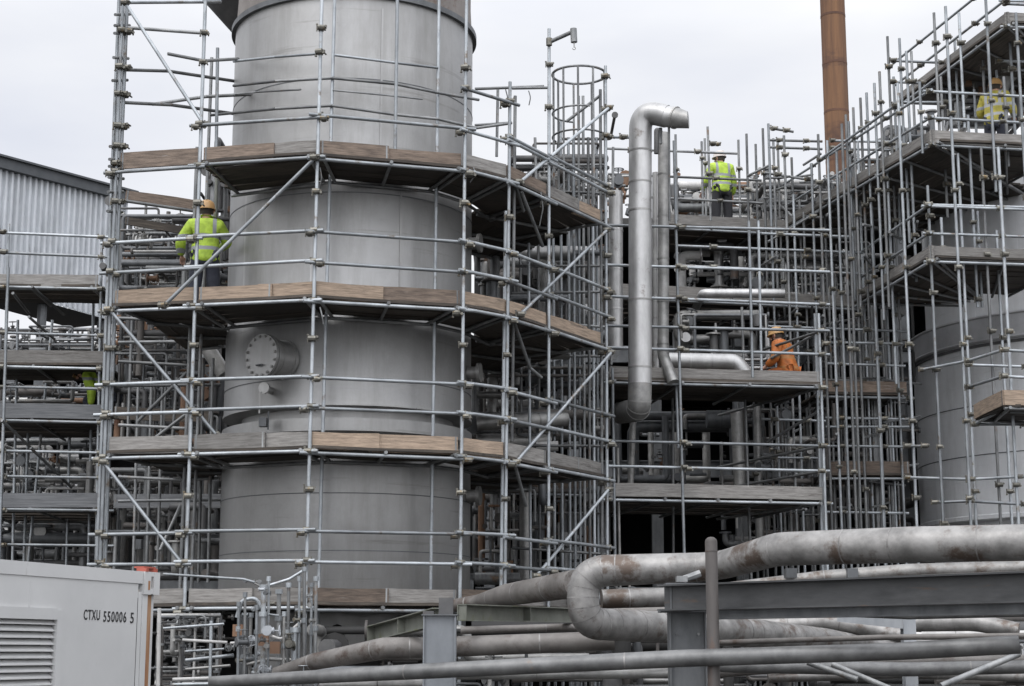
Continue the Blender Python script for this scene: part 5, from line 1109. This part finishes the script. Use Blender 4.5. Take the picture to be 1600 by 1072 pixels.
def person(pos, rz, label, lean=0.0, vest_mt=vest, trous=navy, helmet=helm_tan, armsL=None, armsR=None, knee=0.0, head_turn=0.0, grp='workers on the scaffolds'):
    """faces +Y before rotation; lean bends the trunk forward (radians), knee crouches (metres)"""
    root = empty('person', pos, label, 'person', grp); M = Matrix.Translation(pos) @ Matrix.Rotation(rz, 4, 'Z')
    hip = Vector((0, -knee * .35, .93 - knee))
    def tr(v, base=.93):    # lean the trunk about the hip
        d = Vector((v[0], v[1], v[2] - base)); c, s = math.cos(lean), math.sin(lean)
        return hip + Vector((d.x, d.y * c + d.z * s, -d.y * s + d.z * c))
    pel = hip; w1 = tr((0, 0, 1.05)); ch = tr((0, 0, 1.25)); sh = tr((0, -.01, 1.40)); nk = tr((0, .01, 1.47)); hd = tr((0, .03, 1.60)); ht = tr((0, .02, 1.70))
    def leg(s):
        an = Vector((s * .12, .0, .08)); kn = Vector((s * .13, .03 + knee * .55, .50 - knee * .25)); return [pel, hip + Vector((s * .10, 0, -.03)), kn, an]
    def arm(s, A): 
        shd = tr((s * .19, -.01, 1.39)); el = tr(A[0]); wr = tr(A[1]); return shd, el, wr
    AL = armsL or ((-.30, .05, 1.14), (-.24, .28, 1.10)); AR = armsR or ((.30, .05, 1.14), (.24, .28, 1.10))
    ch_body = [([pel, w1, ch, sh, nk, hd, ht], [(.12, .1), (.12, .09), (.13, .1), (.11, .08), (.055, .055), (.085, .095), (.06, .07)])]
    jackets = [([tr((0, 0, .81)), tr((0, 0, .93)), w1, ch, sh, tr((0, 0, 1.46)), tr((0, 0.01, 1.51))], [(.235, .195), (.22, .18), (.21, .165), (.22, .16), (.2, .14), (.12, .1), (.085, .085)])]
    trs = []
    for s in (-1, 1):
        lg = leg(s); ch_body.append((lg, [(.12, .1), .075, .052, .04])); ft = lg[-1] + Vector((0, .14, -.03)); ch_body[-1][0].append(ft); ch_body[-1][1].append(.03)
        trs.append(([pel, lg[1], lg[2], lg[2] + (lg[3] - lg[2]) * .93], [(.15, .125), (.115, .12), .1, .085]))
        A = AL if s < 0 else AR; shd, el, wr = arm(s, A); dh = (wr - el).normalized(); palm = wr + dh * .06
        ch_body.append(([sh, shd, el, wr, palm], [(.11, .08), .05, .04, .026, (.036, .018)]))
        jackets.append(([sh, shd, el, wr], [(.19, .13), .105, .085, .06]))
        side = dh.cross(Vector((0, 0, 1))).normalized() if abs(dh.z) < .95 else Vector((1, 0, 0)); dn = dh.cross(side)
        for k, (o_, ln) in enumerate(((-.03, .055), (-.01, .07), (.01, .075), (.03, .065))):
            b0 = palm + dh * .035 + side * o_; b1 = b0 + dh * ln * .55; b2 = b1 + (dh * .5 - Vector((0, 0, .8))).normalized() * ln * .5
            ch_body.append(([palm, b0, b1, b2], [(.036, .018), .0095, .009, .008]))
        tb = palm - dh * .01 + side * s * -.035; ch_body.append(([palm, tb, tb + dh * .04 + side * s * -.012], [(.036, .018), .011, .009]))
    skin_chain('body', ch_body, skin_m, root, M, 2)
    skin_chain('jacket', jackets, vest_mt, root, M @ Matrix.Identity(4), 2, origin=tr((0, 0, 1.20)) if lean < .2 else hip + Vector((0, .1, .2)))
    skin_chain('trousers', trs, trous, root, M, 2)
    for s in (-1, 1):
        an = leg(s)[-1]; mb = MB(); mb.sweep([an + Vector((0, -.06, -.02)), an + Vector((0, 0, -.02)), an + Vector((0, .12, -.035)), an + Vector((0, .19, -.05))], [.045, .055, .048, .025], 12); mb.tube(an + Vector((0, -.01, -.03)), an + Vector((0, -.01, .12)), .055, 12); mb.box((an.x, an.y + .06, .012), (.1, .28, .024))
        mb2 = MB(); mb2.add([M @ v for v in mb.V], mb.F); mb2.obj('boot', boot_m, root)
    # face details, hair, helmet on the head
    HM = M @ Matrix.Translation(hd) @ Matrix.Rotation(head_turn, 4, 'Z') @ Matrix.Rotation(-lean * .6, 4, 'X')
    fm = MB(); fm.sweep([(0, .09, .02), (0, .125, -.02), (0, .095, -.035)], [.012, .018, .014], 8)
    for s in (-1, 1): fm.sweep([(s * .088, 0, .02), (s * .1, -.012, 0), (s * .088, -.005, -.03)], [.01, .018, .01], 6)
    f2 = MB(); f2.add([HM @ v for v in fm.V], fm.F); f2.obj('nose_and_ears', skin_m, root)
    em = MB()
    for s in (-1, 1): em.tube((s * .032, .086, .012), (s * .032, .098, .012), .01, 8)
    em.box((0, .093, -.06), (.045, .01, .008)); e2 = MB(); e2.add([HM @ v for v in em.V], em.F); e2.obj('eyes_and_mouth', hairm, root)
    V, F = lathe([(.088, -.055), (.1, -.01), (.1, .03)], 20, R(185), R(355)); hm = MB(); hm.add([HM @ Vector((v.x, v.y * 1.08, v.z)) for v in V], F); hm.obj('hair', hairm, root)
    V, F = lathe([(.124, .02), (.126, .03), (.118, .05), (.115, .09), (.095, .135), (.06, .158), (.001, .165)], 30); hm = MB(); hm.add([HM @ Vector((v.x, v.y * 1.14 + (.03 if v.z < .04 and v.y > 0 else 0), v.z)) for v in V], F)
    hm.box((0, 0, .135), (.03, .2, .03), HM); hm.obj('helmet', helmet, root)
    return root
zd = LIFT[1] + .1
person(P(318, 470, 22.85).xy.to_3d() + Vector((0, 0, zd)), R(8), 'worker in yellow hi-vis jacket, navy trousers and tan helmet on the left of the vessel', armsL=((-.36, .06, 1.14), (-.34, .24, 1.0)), armsR=((.31, .1, 1.16), (.2, .32, 1.14)))
zd2 = a1.z + .12
person(Vector((P(1129, 330, 32.3).x, 32.3, zd2)), R(14), 'worker in yellow hi-vis jacket, black trousers and pale helmet on the top middle deck', trous=blackt, helmet=helm_w, lean=.08, head_turn=R(30), armsL=((-.3, .08, 1.12), (-.3, .3, .98)), armsR=((.26, .02, 1.1), (.26, .12, .86)))
zd3 = P(100, 658, 26.9).z + .1
person(Vector((P(160, 640, 27.9).x, 27.9, zd3)), R(75), 'crouching worker in yellow jacket half hidden behind the double pole on the left', lean=.95, knee=.42, armsL=((-.3, .1, 1.1), (-.2, .34, 1.0)))
zd4 = c1.z + .1
person(Vector((P(1553, 150, 28.3).x, 28.3, zd4)), R(-35), 'worker in a dirty yellow jacket on the upper right deck', lean=.12, knee=.0, vest_mt=vest_mat('dull yellow cloth', (.42, .36, .06)), helmet=helm_tan)
person(Vector((P(1219, 560, 28.5).x, 28.5, z3 + .1)), R(55), 'worker in orange hi-vis behind the poles at the right end of the middle deck', lean=.3, knee=.48, vest_mt=vest_o, trous=mat('orange trousers', (.28, .08, .02), (.42, .12, .025), .8), helmet=helm_tan)
